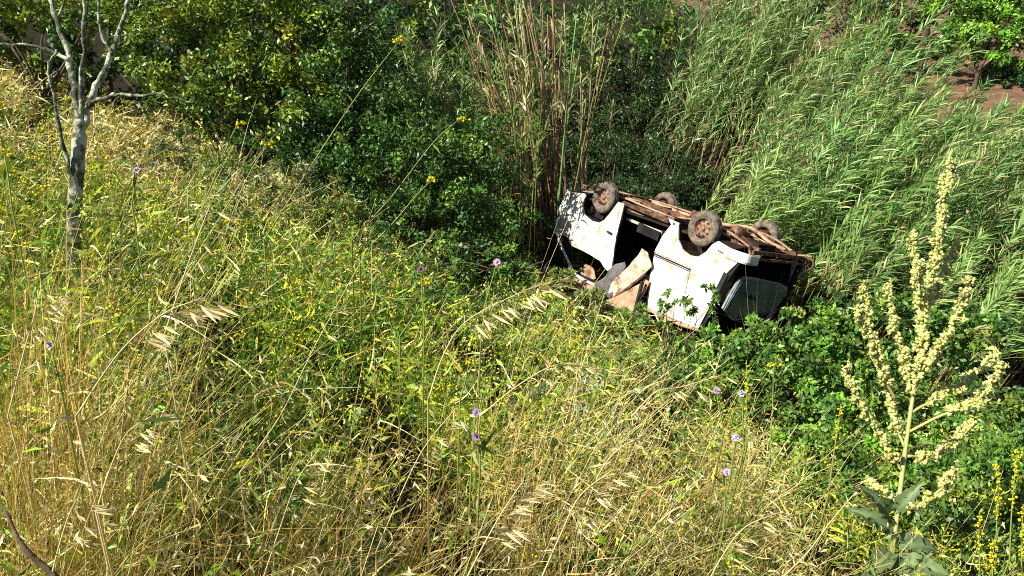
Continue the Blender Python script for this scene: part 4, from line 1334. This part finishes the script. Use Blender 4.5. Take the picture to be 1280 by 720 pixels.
def scatter(n, r0=.75, r1=24.0, half=44.0):
    """places on the near slope, thinning out with the distance from the viewpoint's foot"""
    u = rng.random(n)
    r = (r0 ** .4 + u * (r1 ** .4 - r0 ** .4)) ** 2.5
    a = np.radians(rng.uniform(-half, half, n))
    x, y = r * np.sin(a), r * np.cos(a)
    s = slope_s(x, y)
    ok = s < 10.4
    q = r ** .75          # clumps: tight near the viewer, broader farther off
    cl = np.sin(9.0 * x / q + 2.2 * np.sin(5.1 * y / q)) * np.sin(8.1 * y / q + 2.4 * np.sin(6.3 * x / q)) + .5 * np.sin(19 * x / q + 3) * np.sin(17 * y / q + 1.5 * np.sin(13 * x / q))
    ok &= rng.random(n) < np.clip(.60 + .75 * cl, .10, 1)
    p = (np.stack([x, y, terrain(x, y)], 1) - VAN_T) @ VAN_R
    ok &= ~((p[:, 0] > -3.1) & (p[:, 0] < 1.1) & (np.abs(p[:, 1]) < .98))
    x, y = x[ok], y[ok]
    f = field(x, y)
    r = np.hypot(x, y)
    p = (np.stack([x, y, terrain(x, y)], 1) - VAN_T) @ VAN_R
    near = np.clip(np.maximum(np.maximum(p[:, 0] - 1.1, -3.1 - p[:, 0]), np.abs(p[:, 1]) - .98), 0, 3)
    f[:, 2] *= .30 + .70 * smooth(.2, 2.2, near)          # trampled low round the wreck
    return x, y, terrain(x, y), f, r


def meadow():
    LEAN = np.array([.16, .02, 0])
    # --- dry straw: stems with drooping spikelets and curled dead blades
    g = Geo()
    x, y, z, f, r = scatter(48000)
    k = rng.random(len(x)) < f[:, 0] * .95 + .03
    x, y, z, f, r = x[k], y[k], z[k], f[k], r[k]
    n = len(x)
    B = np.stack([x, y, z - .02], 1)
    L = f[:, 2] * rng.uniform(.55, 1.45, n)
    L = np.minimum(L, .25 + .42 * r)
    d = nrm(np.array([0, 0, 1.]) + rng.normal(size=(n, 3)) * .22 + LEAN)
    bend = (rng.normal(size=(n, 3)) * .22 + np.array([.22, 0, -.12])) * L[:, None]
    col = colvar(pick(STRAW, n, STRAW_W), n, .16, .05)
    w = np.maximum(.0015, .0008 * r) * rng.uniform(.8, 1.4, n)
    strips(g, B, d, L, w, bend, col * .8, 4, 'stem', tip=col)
    # curled dead blades on those stems
    m = int(n * 3.6)
    i = rng.integers(0, n, m)
    t = rng.uniform(.05, .9, m)
    P = on_curve(B[i], d[i], L[i], bend[i], t)
    a = rng.uniform(0, 2 * np.pi, m)
    hor = np.stack([np.cos(a), np.sin(a), rng.uniform(-.2, .9, m)], 1)
    bl = rng.uniform(.03, .11, m) * (.7 + .08 * r[i])
    strips(g, P, nrm(hor), bl, np.maximum(.0034, .0019 * r[i]) * rng.uniform(.6, 1.6, m), (rng.normal(size=(m, 3)) * .85 + np.array([0, 0, -.5])) * bl[:, None], colvar(pick(STRAW, m, STRAW_W), m, .18, .05), 4, 'blade')
    # spikelets at the tips
    m = int(n * 1.5)
    i = rng.integers(0, n, m)
    t = rng.uniform(.72, 1.0, m)
    P = on_curve(B[i], d[i], L[i], bend[i], t) + rng.normal(size=(m, 3)) * (.012 + .002 * r[i])[:, None]
    sl = rng.uniform(.014, .028, m) * (.85 + .16 * r[i])
    strips(g, P, nrm(rng.normal(size=(m, 3)) * .6 + np.array([.35, 0, -.6])), sl, sl * .28, np.zeros((m, 3)), colvar((.62, .53, .31), m, .15, .05), 2, 'leaf')
    o = g.build('dry_grass', M_GRASS, None, 'stuff')
    tag(o, 'dry straw coloured wild grass covering the near slope')
    # --- upright brown stalks where the slope is driest
    g = Geo()
    x, y, z, f, r = scatter(32000, r1=7.0)
    k = rng.random(len(x)) < np.clip((f[:, 0] - .84) * 5, 0, .9) * smooth(.9, -.4, x) 
    x, y, z, f, r = x[k], y[k], z[k], f[k], r[k]
    n = len(x)
    B = np.stack([x, y, z - .02], 1)
    L = np.minimum(f[:, 2] * rng.uniform(.8, 1.5, n), .25 + .42 * r)
    d = nrm(np.array([0, 0, 1.]) + rng.normal(size=(n, 3)) * .10 + np.array([.06, 0, 0]))
    bend = (rng.normal(size=(n, 3)) * .10 + np.array([.10, 0, -.03])) * L[:, None]
    col = colvar(pick([(.58, .41, .14), (.42, .25, .07), (.68, .54, .23), (.50, .31, .09)], n), n, .18, .05)
    strips(g, B, d, L, np.maximum(.0022, .0012 * r) * rng.uniform(.8, 1.6, n), bend, col, 4, 'stem')
    m = int(n * 1.0)
    i = rng.integers(0, n, m)
    P = on_curve(B[i], d[i], L[i], bend[i], rng.uniform(.1, .9, m))
    bl = rng.uniform(.05, .16, m)
    strips(g, P, nrm(rng.normal(size=(m, 3)) * .5 + np.array([0, 0, .9])), bl, np.maximum(.0034, .0018 * r[i]), (rng.normal(size=(m, 3)) * .3 + np.array([0, 0, -.35])) * bl[:, None], col[i], 3, 'blade')
    o = g.build('brown_stalks', M_GRASS, None, 'stuff')
    tag(o, 'upright brown dead grass stalks in the driest parts of the slope')
    # --- green blades and leafy weeds
    g = Geo()
    x, y, z, f, r = scatter(56000, r0=1.0)
    k = rng.random(len(x)) < (1 - f[:, 0]) * .9 + .14
    x, y, z, f, r = x[k], y[k], z[k], f[k], r[k]
    n = len(x)
    B = np.stack([x, y, z - .02], 1)
    L = f[:, 2] * rng.uniform(.4, 1.15, n)
    L = np.minimum(L, .2 + .38 * r)
    d = nrm(np.array([0, 0, 1.]) + rng.normal(size=(n, 3)) * .30 + LEAN * .6)
    bend = (rng.normal(size=(n, 3)) * .22 + np.array([.08, 0, -.08])) * L[:, None]
    yel = rng.random(n) < .30 + .3 * f[:, 1]
    col = np.where(yel[:, None], pick(YGREEN, n), pick(GREEN, n))
    col = colvar(col, n, .18, .06)
    strips(g, B, d, L, np.maximum(.0020, .0010 * r) * rng.uniform(.8, 1.3, n), bend, col, 3, 'stem')
    m = n * 9
    i = rng.integers(0, n, m)
    t = rng.uniform(.12, 1.0, m)
    P = on_curve(B[i], d[i], L[i], bend[i], t)
    a = rng.uniform(0, 2 * np.pi, m)
    hor = np.stack([np.cos(a), np.sin(a), rng.uniform(-.1, 1.1, m)], 1)
    ll = rng.uniform(.014, .050, m) * (.9 + .13 * r[i])
    strips(g, P, nrm(hor), ll, ll * rng.uniform(.15, .38, m), (rng.normal(size=(m, 3)) * .6 + np.array([0, 0, -.3])) * ll[:, None], col[i] * np.exp(rng.normal(0, .22, (m, 1))), 2, 'leaf')
    o = g.build('green_weeds', M_GRASS, None, 'stuff')
    tag(o, 'low green weeds and grass among the straw on the near slope')
    # --- mass of small yellow blossoms
    g = Geo()
    x, y, z, f, r = scatter(44000)
    k = rng.random(len(x)) < np.clip(f[:, 1] * 1.3 - .02, 0, 1) * .8
    x, y, z, f, r = x[k], y[k], z[k], f[k], r[k]
    n = len(x)
    B = np.stack([x, y, z], 1)
    L = np.minimum(f[:, 2] * rng.uniform(.8, 1.35, n), .25 + .40 * r)
    d = nrm(np.array([0, 0, 1.]) + rng.normal(size=(n, 3)) * .24 + LEAN)
    bend = (rng.normal(size=(n, 3)) * .18) * L[:, None]
    strips(g, B, d, L, np.maximum(.0014, .0006 * r), bend, colvar((.22, .27, .06), n), 3, 'stem')
    m = n * 3
    i = rng.integers(0, n, m)
    P = on_curve(B[i], d[i], L[i], bend[i], rng.uniform(.85, 1.0, m)) + rng.normal(size=(m, 3)) * (.008 + .003 * r[i])[:, None]
    blobs(g, P, rng.uniform(.0032, .0066, m) * (.75 + .20 * r[i]), colvar(pick(YELLOW + YGREEN[:1], m), m, .12, .05), .6)
    o = g.build('yellow_blossom', M_PETAL, None, 'stuff')
    tag(o, 'scattered mass of tiny yellow blossoms over the near slope')


meadow()


# ------------------------------------------------------------------ single plants that stand out of the meadow
def oat(label, pix, d, n_sp, size=.030, group='wild oats standing out of the dry grass', side=1.0, hang=.6, name='wild_oat'):
    P0 = catmull([at(u, v, d) for u, v in pix], 6)
    g0 = on_ground(P0[0][0], P0[0][1])
    base = P0[0] * 1.0
    t = empty(name, base)
    tag(t, label, 'oat', group)
    P = P0 - base
    if g0[2] < P0[0][2]:
        P = np.vstack([[-.04, .02, g0[2] - P0[0][2]], P])
    g = Geo()
    tube(g, P, np.linspace(.0020, .0010, len(P)) * max(1, d / 1.6), 4, (.66, .55, .28))
    g.build('stem', M_GRASS, t)
    # one spikelet shape, shared
    s = size
    gs = Geo()
    nn = 2
    for q in (-1, 1):
        strips(gs, np.zeros((1, 3)), nrm(np.array([[.9, q * .10, 0.]])), np.array([s]), np.array([s * .14]), np.array([[0, q * .08, .12]]) * s, np.array([(.84, .70, .38)]), 4, 'leaf', ref=np.array([[0., 1., .3 * q]]))
        strips(gs, np.zeros((1, 3)), nrm(np.array([[.9, q * .05, .12]])), np.array([s * .85]), np.array([s * .12]), np.array([[0, q * .05, .14]]) * s, np.array([(.88, .78, .50)]), 4, 'leaf', ref=np.array([[0., .4, 1.]]))
    strips(gs, np.array([[s * .6, 0, 0]]), nrm(np.array([[1., .2, .1]])), np.array([s * .9]), np.array([.0012]), np.array([[0, .1, .1]]) * s, np.array([(.5, .40, .2)]), 3, 'stem')
    me = gs.mesh('spikelet')
    me.materials.append(M_GRASS)
    gp = Geo()
    L = len(P)
    for i in range(n_sp):
        f = .45 + .55 * (i + .5) / n_sp
        q = min(L - 2, int(f * (L - 1)))
        p = P[q] + (P[q + 1] - P[q]) * (f * (L - 1) - q)
        dv = np.array([side * rng.uniform(.4, 1.0), rng.normal() * .35, -hang * rng.uniform(.3, 1.2)])
        dv /= np.linalg.norm(dv)
        ped = p + dv * s * rng.uniform(.5, 1.1) + np.array([0, 0, s * .25])
        tube(gp, [p, (p + ped) / 2 + (0, 0, s * .2), ped], .0006 * max(1, d / 1.6), 3, (.5, .4, .2))
        o = link('spikelet', me, t, ped)
        o.rotation_mode = 'QUATERNION'
        o.rotation_quaternion = Vector(dv).to_track_quat('X', 'Z')
        k = rng.uniform(.8, 1.25)
        o.scale = (k, k, k)
    gp.build('pedicels', M_GRASS, t, 'stuff')
    return t


OATS = [
    ('wild oat with pale hanging spikelets bending right beside the tree\'s foot', [(95, 520), (150, 440), (205, 392), (250, 374)], 1.2, 16, .040),
    ('tall wild oat with three pale spikelets above the bent oat', [(205, 420), (230, 345), (250, 290), (262, 258)], 1.5, 4, .036),
    ('wild oat bowing over in the middle with many pale spikelets', [(535, 500), (556, 440), (585, 400), (650, 366), (690, 352)], 1.7, 18, .046),
    ('wild oat leaning right at the bottom centre with drooping spikelets', [(575, 740), (600, 690), (628, 640), (655, 600)], 1.25, 15, .036),
    ('second oat at the bottom centre, browner, right of the drooping one', [(678, 720), (700, 670), (725, 620), (765, 588)], 1.35, 14, .034),
    ('wild oat leaning right below the yellow blossom patch', [(470, 690), (500, 620), (530, 560), (570, 510)], 1.6, 7, .03),
    ('wild oat with white spikelets at the left edge above the brown straw', [(10, 520), (30, 440), (44, 390), (48, 362)], 1.5, 6, .034),
    ('wild oat with curved white spikelets low on the left', [(120, 640), (140, 580), (160, 540), (190, 520)], 1.3, 6, .034),
    ('stiff oat at the bottom left with two white spikelets', [(60, 740), (72, 690), (84, 650), (95, 625)], 1.25, 4, .036),
    ('thin oat crossing the green patch diagonally', [(300, 590), (350, 520), (395, 430), (455, 320)], 1.8, 6, .03),
    ('dry oat below the van, curved to the right over grey-green weeds', [(600, 520), (650, 480), (700, 455), (750, 462)], 2.6, 8, .044),
    ('pale curled oat in front of the bramble bush', [(790, 520), (820, 490), (850, 484), (905, 468)], 3.2, 8, .055),
    ('dry oat pointing right at the bottom, near the mullein\'s foot', [(980, 720), (1010, 690), (1040, 650), (1070, 615)], 1.9, 3, .03),
    ('oat with splayed spikelets at the bottom right of the meadow', [(880, 740), (900, 700), (930, 660), (975, 640)], 1.6, 7, .032),
    ('slim oat in the dry grass left of the bowing oat', [(330, 720), (350, 660), (372, 600), (400, 560)], 1.5, 6, .03),
    ('short oat in the dry grass under the bowing oat', [(730, 640), (750, 590), (775, 560), (800, 548)], 2.0, 6, .034),
]
for lab, pix, d, n, sz in OATS:
    oat(lab, pix, d, int(n * 1.25), sz * .86)


def flower_stem(name, label, cat, pix, d, col, kind, group=None, n=6, size=.012, stemcol=(.26, .31, .07)):
    P0 = catmull([at(u, v, d) for u, v in pix], 5)
    base = P0[0]
    t = empty(name, base)
    tag(t, label, cat, group)
    P = P0 - base
    gz = terrain(base[0], base[1])
    if gz < base[2]:
        P = np.vstack([[-.05, .0, gz - base[2]], P])
    g = Geo()
    tube(g, P, np.linspace(.0024, .0012, len(P)) * max(1, d / 2.0), 4, stemcol)
    g.build('stem', M_GRASS, t)
    g = Geo()
    tip = P[-1]
    if kind == 'cluster':          # umbel of small yellow heads
        C = tip + rng.normal(size=(n, 3)) * size * np.array([1.3, .9, .6])
        blobs(g, C, rng.uniform(.5, .8, n) * size, colvar(pick(YELLOW, n), n, .08, .04), .6)
        m = n * 5
        C2 = C[rng.integers(0, n, m)] + rng.normal(size=(m, 3)) * size * .35
        strips(g, C2, nrm(rng.normal(size=(m, 3)) + np.array([0, -.3, .6])), np.full(m, size * .7), np.full(m, size * .4), rng.normal(size=(m, 3)) * size * .1, colvar(pick(YELLOW, m), m, .1, .04), 2, 'leaf')
        g.build('flower_head', M_PETAL, t, 'stuff')
    elif kind == 'disc':           # scabious / thistle head: ring of petals
        m = 14
        a = np.arange(m) / m * 2 * np.pi
        axis = nrm(np.array([[-.2, -.7, .6]]))[0]
        s1 = nrm(np.cross(axis, np.array([[0, 0, 1.]])))[0]
        s2 = np.cross(axis, s1)
        dirs = s1 * np.cos(a)[:, None] + s2 * np.sin(a)[:, None] + axis * .35
        strips(g, np.tile(tip, (m, 1)), nrm(dirs), np.full(m, size * 1.1), np.full(m, size * .55), np.tile(axis * -size * .1, (m, 1)), colvar(col, m, .1, .05), 2, 'leaf', ref=np.tile(axis, (m, 1)))
        blobs(g, tip + axis * size * .2 + rng.normal(size=(12, 3)) * size * .25, np.full(12, size * .25), colvar(col, 12, .1, .05))
        g.build('flower_head', M_PETAL, t)
        g = Geo()
        blobs(g, tip[None] - axis * size * .3, np.array([size * .45]), np.array([(.10, .13, .04)]))
        g.build('calyx', M_STALK, t)
    else:                          # spike: flowers up the stem
        for i in range(n):
            f = .45 + .55 * i / n
            q = f * (len(P) - 1)
            k = min(int(q), len(P) - 2)
            c = P[k] + (P[k + 1] - P[k]) * (q - k)
            g = Geo()
            cc = c + rng.normal(size=(5, 3)) * size * .7
            blobs(g, cc, rng.uniform(.4, .75, 5) * size, colvar(pick(YELLOW, 5), 5, .08, .04), .7)
            g.build('flower', M_PETAL, t)
    # a few narrow leaves
    m = 5
    q = rng.integers(0, max(1, len(P) - 3), m)
    L = rng.uniform(.03, .06, m) * max(1, d / 2.5)
    for i in range(m):
        g = Geo()
        strips(g, P[q[i]][None], nrm(rng.normal(size=(1, 3)) + np.array([[0, 0, .6]])), L[i:i + 1], L[i:i + 1] * .18, rng.normal(size=(1, 3)) * L[i] * .3, colvar((.13, .18, .04), 1), 3, 'leaf')
        g.build('leaf', M_GRASS, t)
    return t


YF = 'tall yellow flowered stems before the dark bushes'
for lab, pix, d in (
    ('highest yellow flower on a long leaning stem before the dark shrub', [(330, 300), (400, 190), (450, 115), (500, 50)], 3.6),
    ('yellow flower cluster on a leaning stem above the bramble bush', [(440, 300), (490, 245), (540, 180), (573, 150)], 3.8),
    ('yellow flower cluster lower down, left of the bramble gap', [(450, 320), (490, 280), (520, 245), (541, 224)], 3.6),
    ('single yellow flower before the olive shrub\'s foot', [(240, 290), (265, 230), (285, 180), (297, 155)], 3.4),
    ('yellow flowers on twin stalks under the olive shrub', [(270, 330), (290, 270), (310, 220), (335, 180)], 3.2),
    ('small yellow flower on a short stem near the purple thistle', [(500, 420), (520, 390), (530, 362), (530, 352)], 2.6),
    ('yellow flower right under the bowing oat\'s spikelets', [(575, 500), (582, 475), (586, 455), (588, 450)], 1.9),
    ('yellow flower at the far left, level with the trunk', [(60, 380), (48, 340), (38, 318), (35, 305)], 1.9),
    ('yellow flower just right of the trunk', [(190, 360), (210, 330), (228, 308), (234, 295)], 2.0),
    ('yellow flower above the white spikelets at left', [(240, 340), (262, 310), (280, 285), (286, 277)], 2.2),
    ('lone yellow flower on a straight stalk before the bramble bush', [(962, 580), (964, 540), (966, 500), (967, 455)], 3.4),
    ('yellow flower at the left edge high up', [(15, 260), (10, 220), (6, 195), (4, 188)], 2.6),
):
    flower_stem('yellow_flower', lab, 'flower', pix, d, None, 'cluster', YF, n=6, size=.0042 * d ** .9)
for lab, pix, d, c in (
    ('bright pink scabious standing alone before the dark brambles', [(602, 400), (608, 375), (615, 350), (621, 328)], 2.4, (.70, .42, .66)),
    ('dull purple thistle head left of the pink scabious', [(530, 400), (528, 375), (527, 350), (526, 336)], 2.4, (.20, .12, .16)),
    ('lilac flower in the yellow blossom patch', [(590, 570), (592, 545), (594, 525), (595, 515)], 1.7, (.40, .28, .55)),
    ('purple flower just under the lilac one', [(600, 590), (600, 570), (598, 555), (595, 546)], 1.6, (.30, .20, .40)),
    ('lilac flower at the left edge beside the dry oat', [(75, 480), (70, 460), (66, 445), (63, 432)], 1.5, (.52, .42, .62)),
    ('pale lilac flower before the bramble bush, lowest of its group', [(912, 600), (915, 580), (918, 560), (919, 547)], 2.4, (.66, .55, .80)),
    ('pale purple flower beside the pale curled oat', [(905, 540), (900, 515), (897, 498), (896, 488)], 2.8, (.45, .34, .48)),
    ('grey-lilac flower between the curled oat and the yellow stalk', [(930, 560), (929, 530), (928, 505), (927, 492)], 2.8, (.50, .44, .55)),
    ('small lilac flower at the left under the tree', [(165, 255), (168, 235), (170, 222), (171, 213)], 2.6, (.42, .30, .45)),
    ('small lilac flower near the bottom right of the meadow', [(905, 660), (906, 630), (907, 605), (908, 590)], 2.0, (.58, .48, .70)),
):
    flower_stem('purple_flower', lab, 'flower', pix, d, c, 'disc', size=.0055 * d ** .9)
for lab, pix, d, n in (
    ('yellow flower spike at the far right edge', [(1262, 700), (1264, 650), (1268, 600), (1272, 560)], 2.6, 12),
    ('yellow flower spike left of the one at the far right edge', [(1245, 700), (1246, 655), (1248, 615), (1246, 575)], 2.7, 12),
    ('slim yellow flower spike low between the mullein and the right edge', [(1225, 720), (1224, 690), (1224, 660), (1225, 640)], 2.6, 6),
    ('bright yellow spike before the bramble bush left of the lone flower', [(933, 560), (933, 520), (934, 480), (933, 450)], 3.4, 7),
    ('yellow flower spike beside the mullein\'s lowest left branch', [(1035, 620), (1042, 570), (1048, 530), (1051, 505)], 3.0, 6),
    ('short yellow flower spike near the bottom edge right of the mullein', [(1240, 730), (1241, 710), (1242, 690), (1240, 672)], 2.4, 6),
    ('yellow flower spike cut by the right edge, lowest of them', [(1278, 730), (1277, 700), (1278, 665), (1279, 630)], 2.5, 9),
):
    flower_stem('yellow_flower_spike', lab, 'flower', pix, d, None, 'spike', 'yellow flower spikes at the lower right', n=n, size=.009)

# dark broken twig at the bottom left
g = Geo()
P = catmull([at(8, 640, 1.3), at(22, 672, 1.28), at(40, 695, 1.26), at(70, 722, 1.25), at(90, 760, 1.25)], 4)
tube(g, P - P[-1], np.linspace(.003, .006, len(P)), 6)
o = g.build('dead_twig', M_DARKBARK)
o.location = P[-1]
tag(o, 'dark dead twig sloping in the bottom left corner', 'twig')
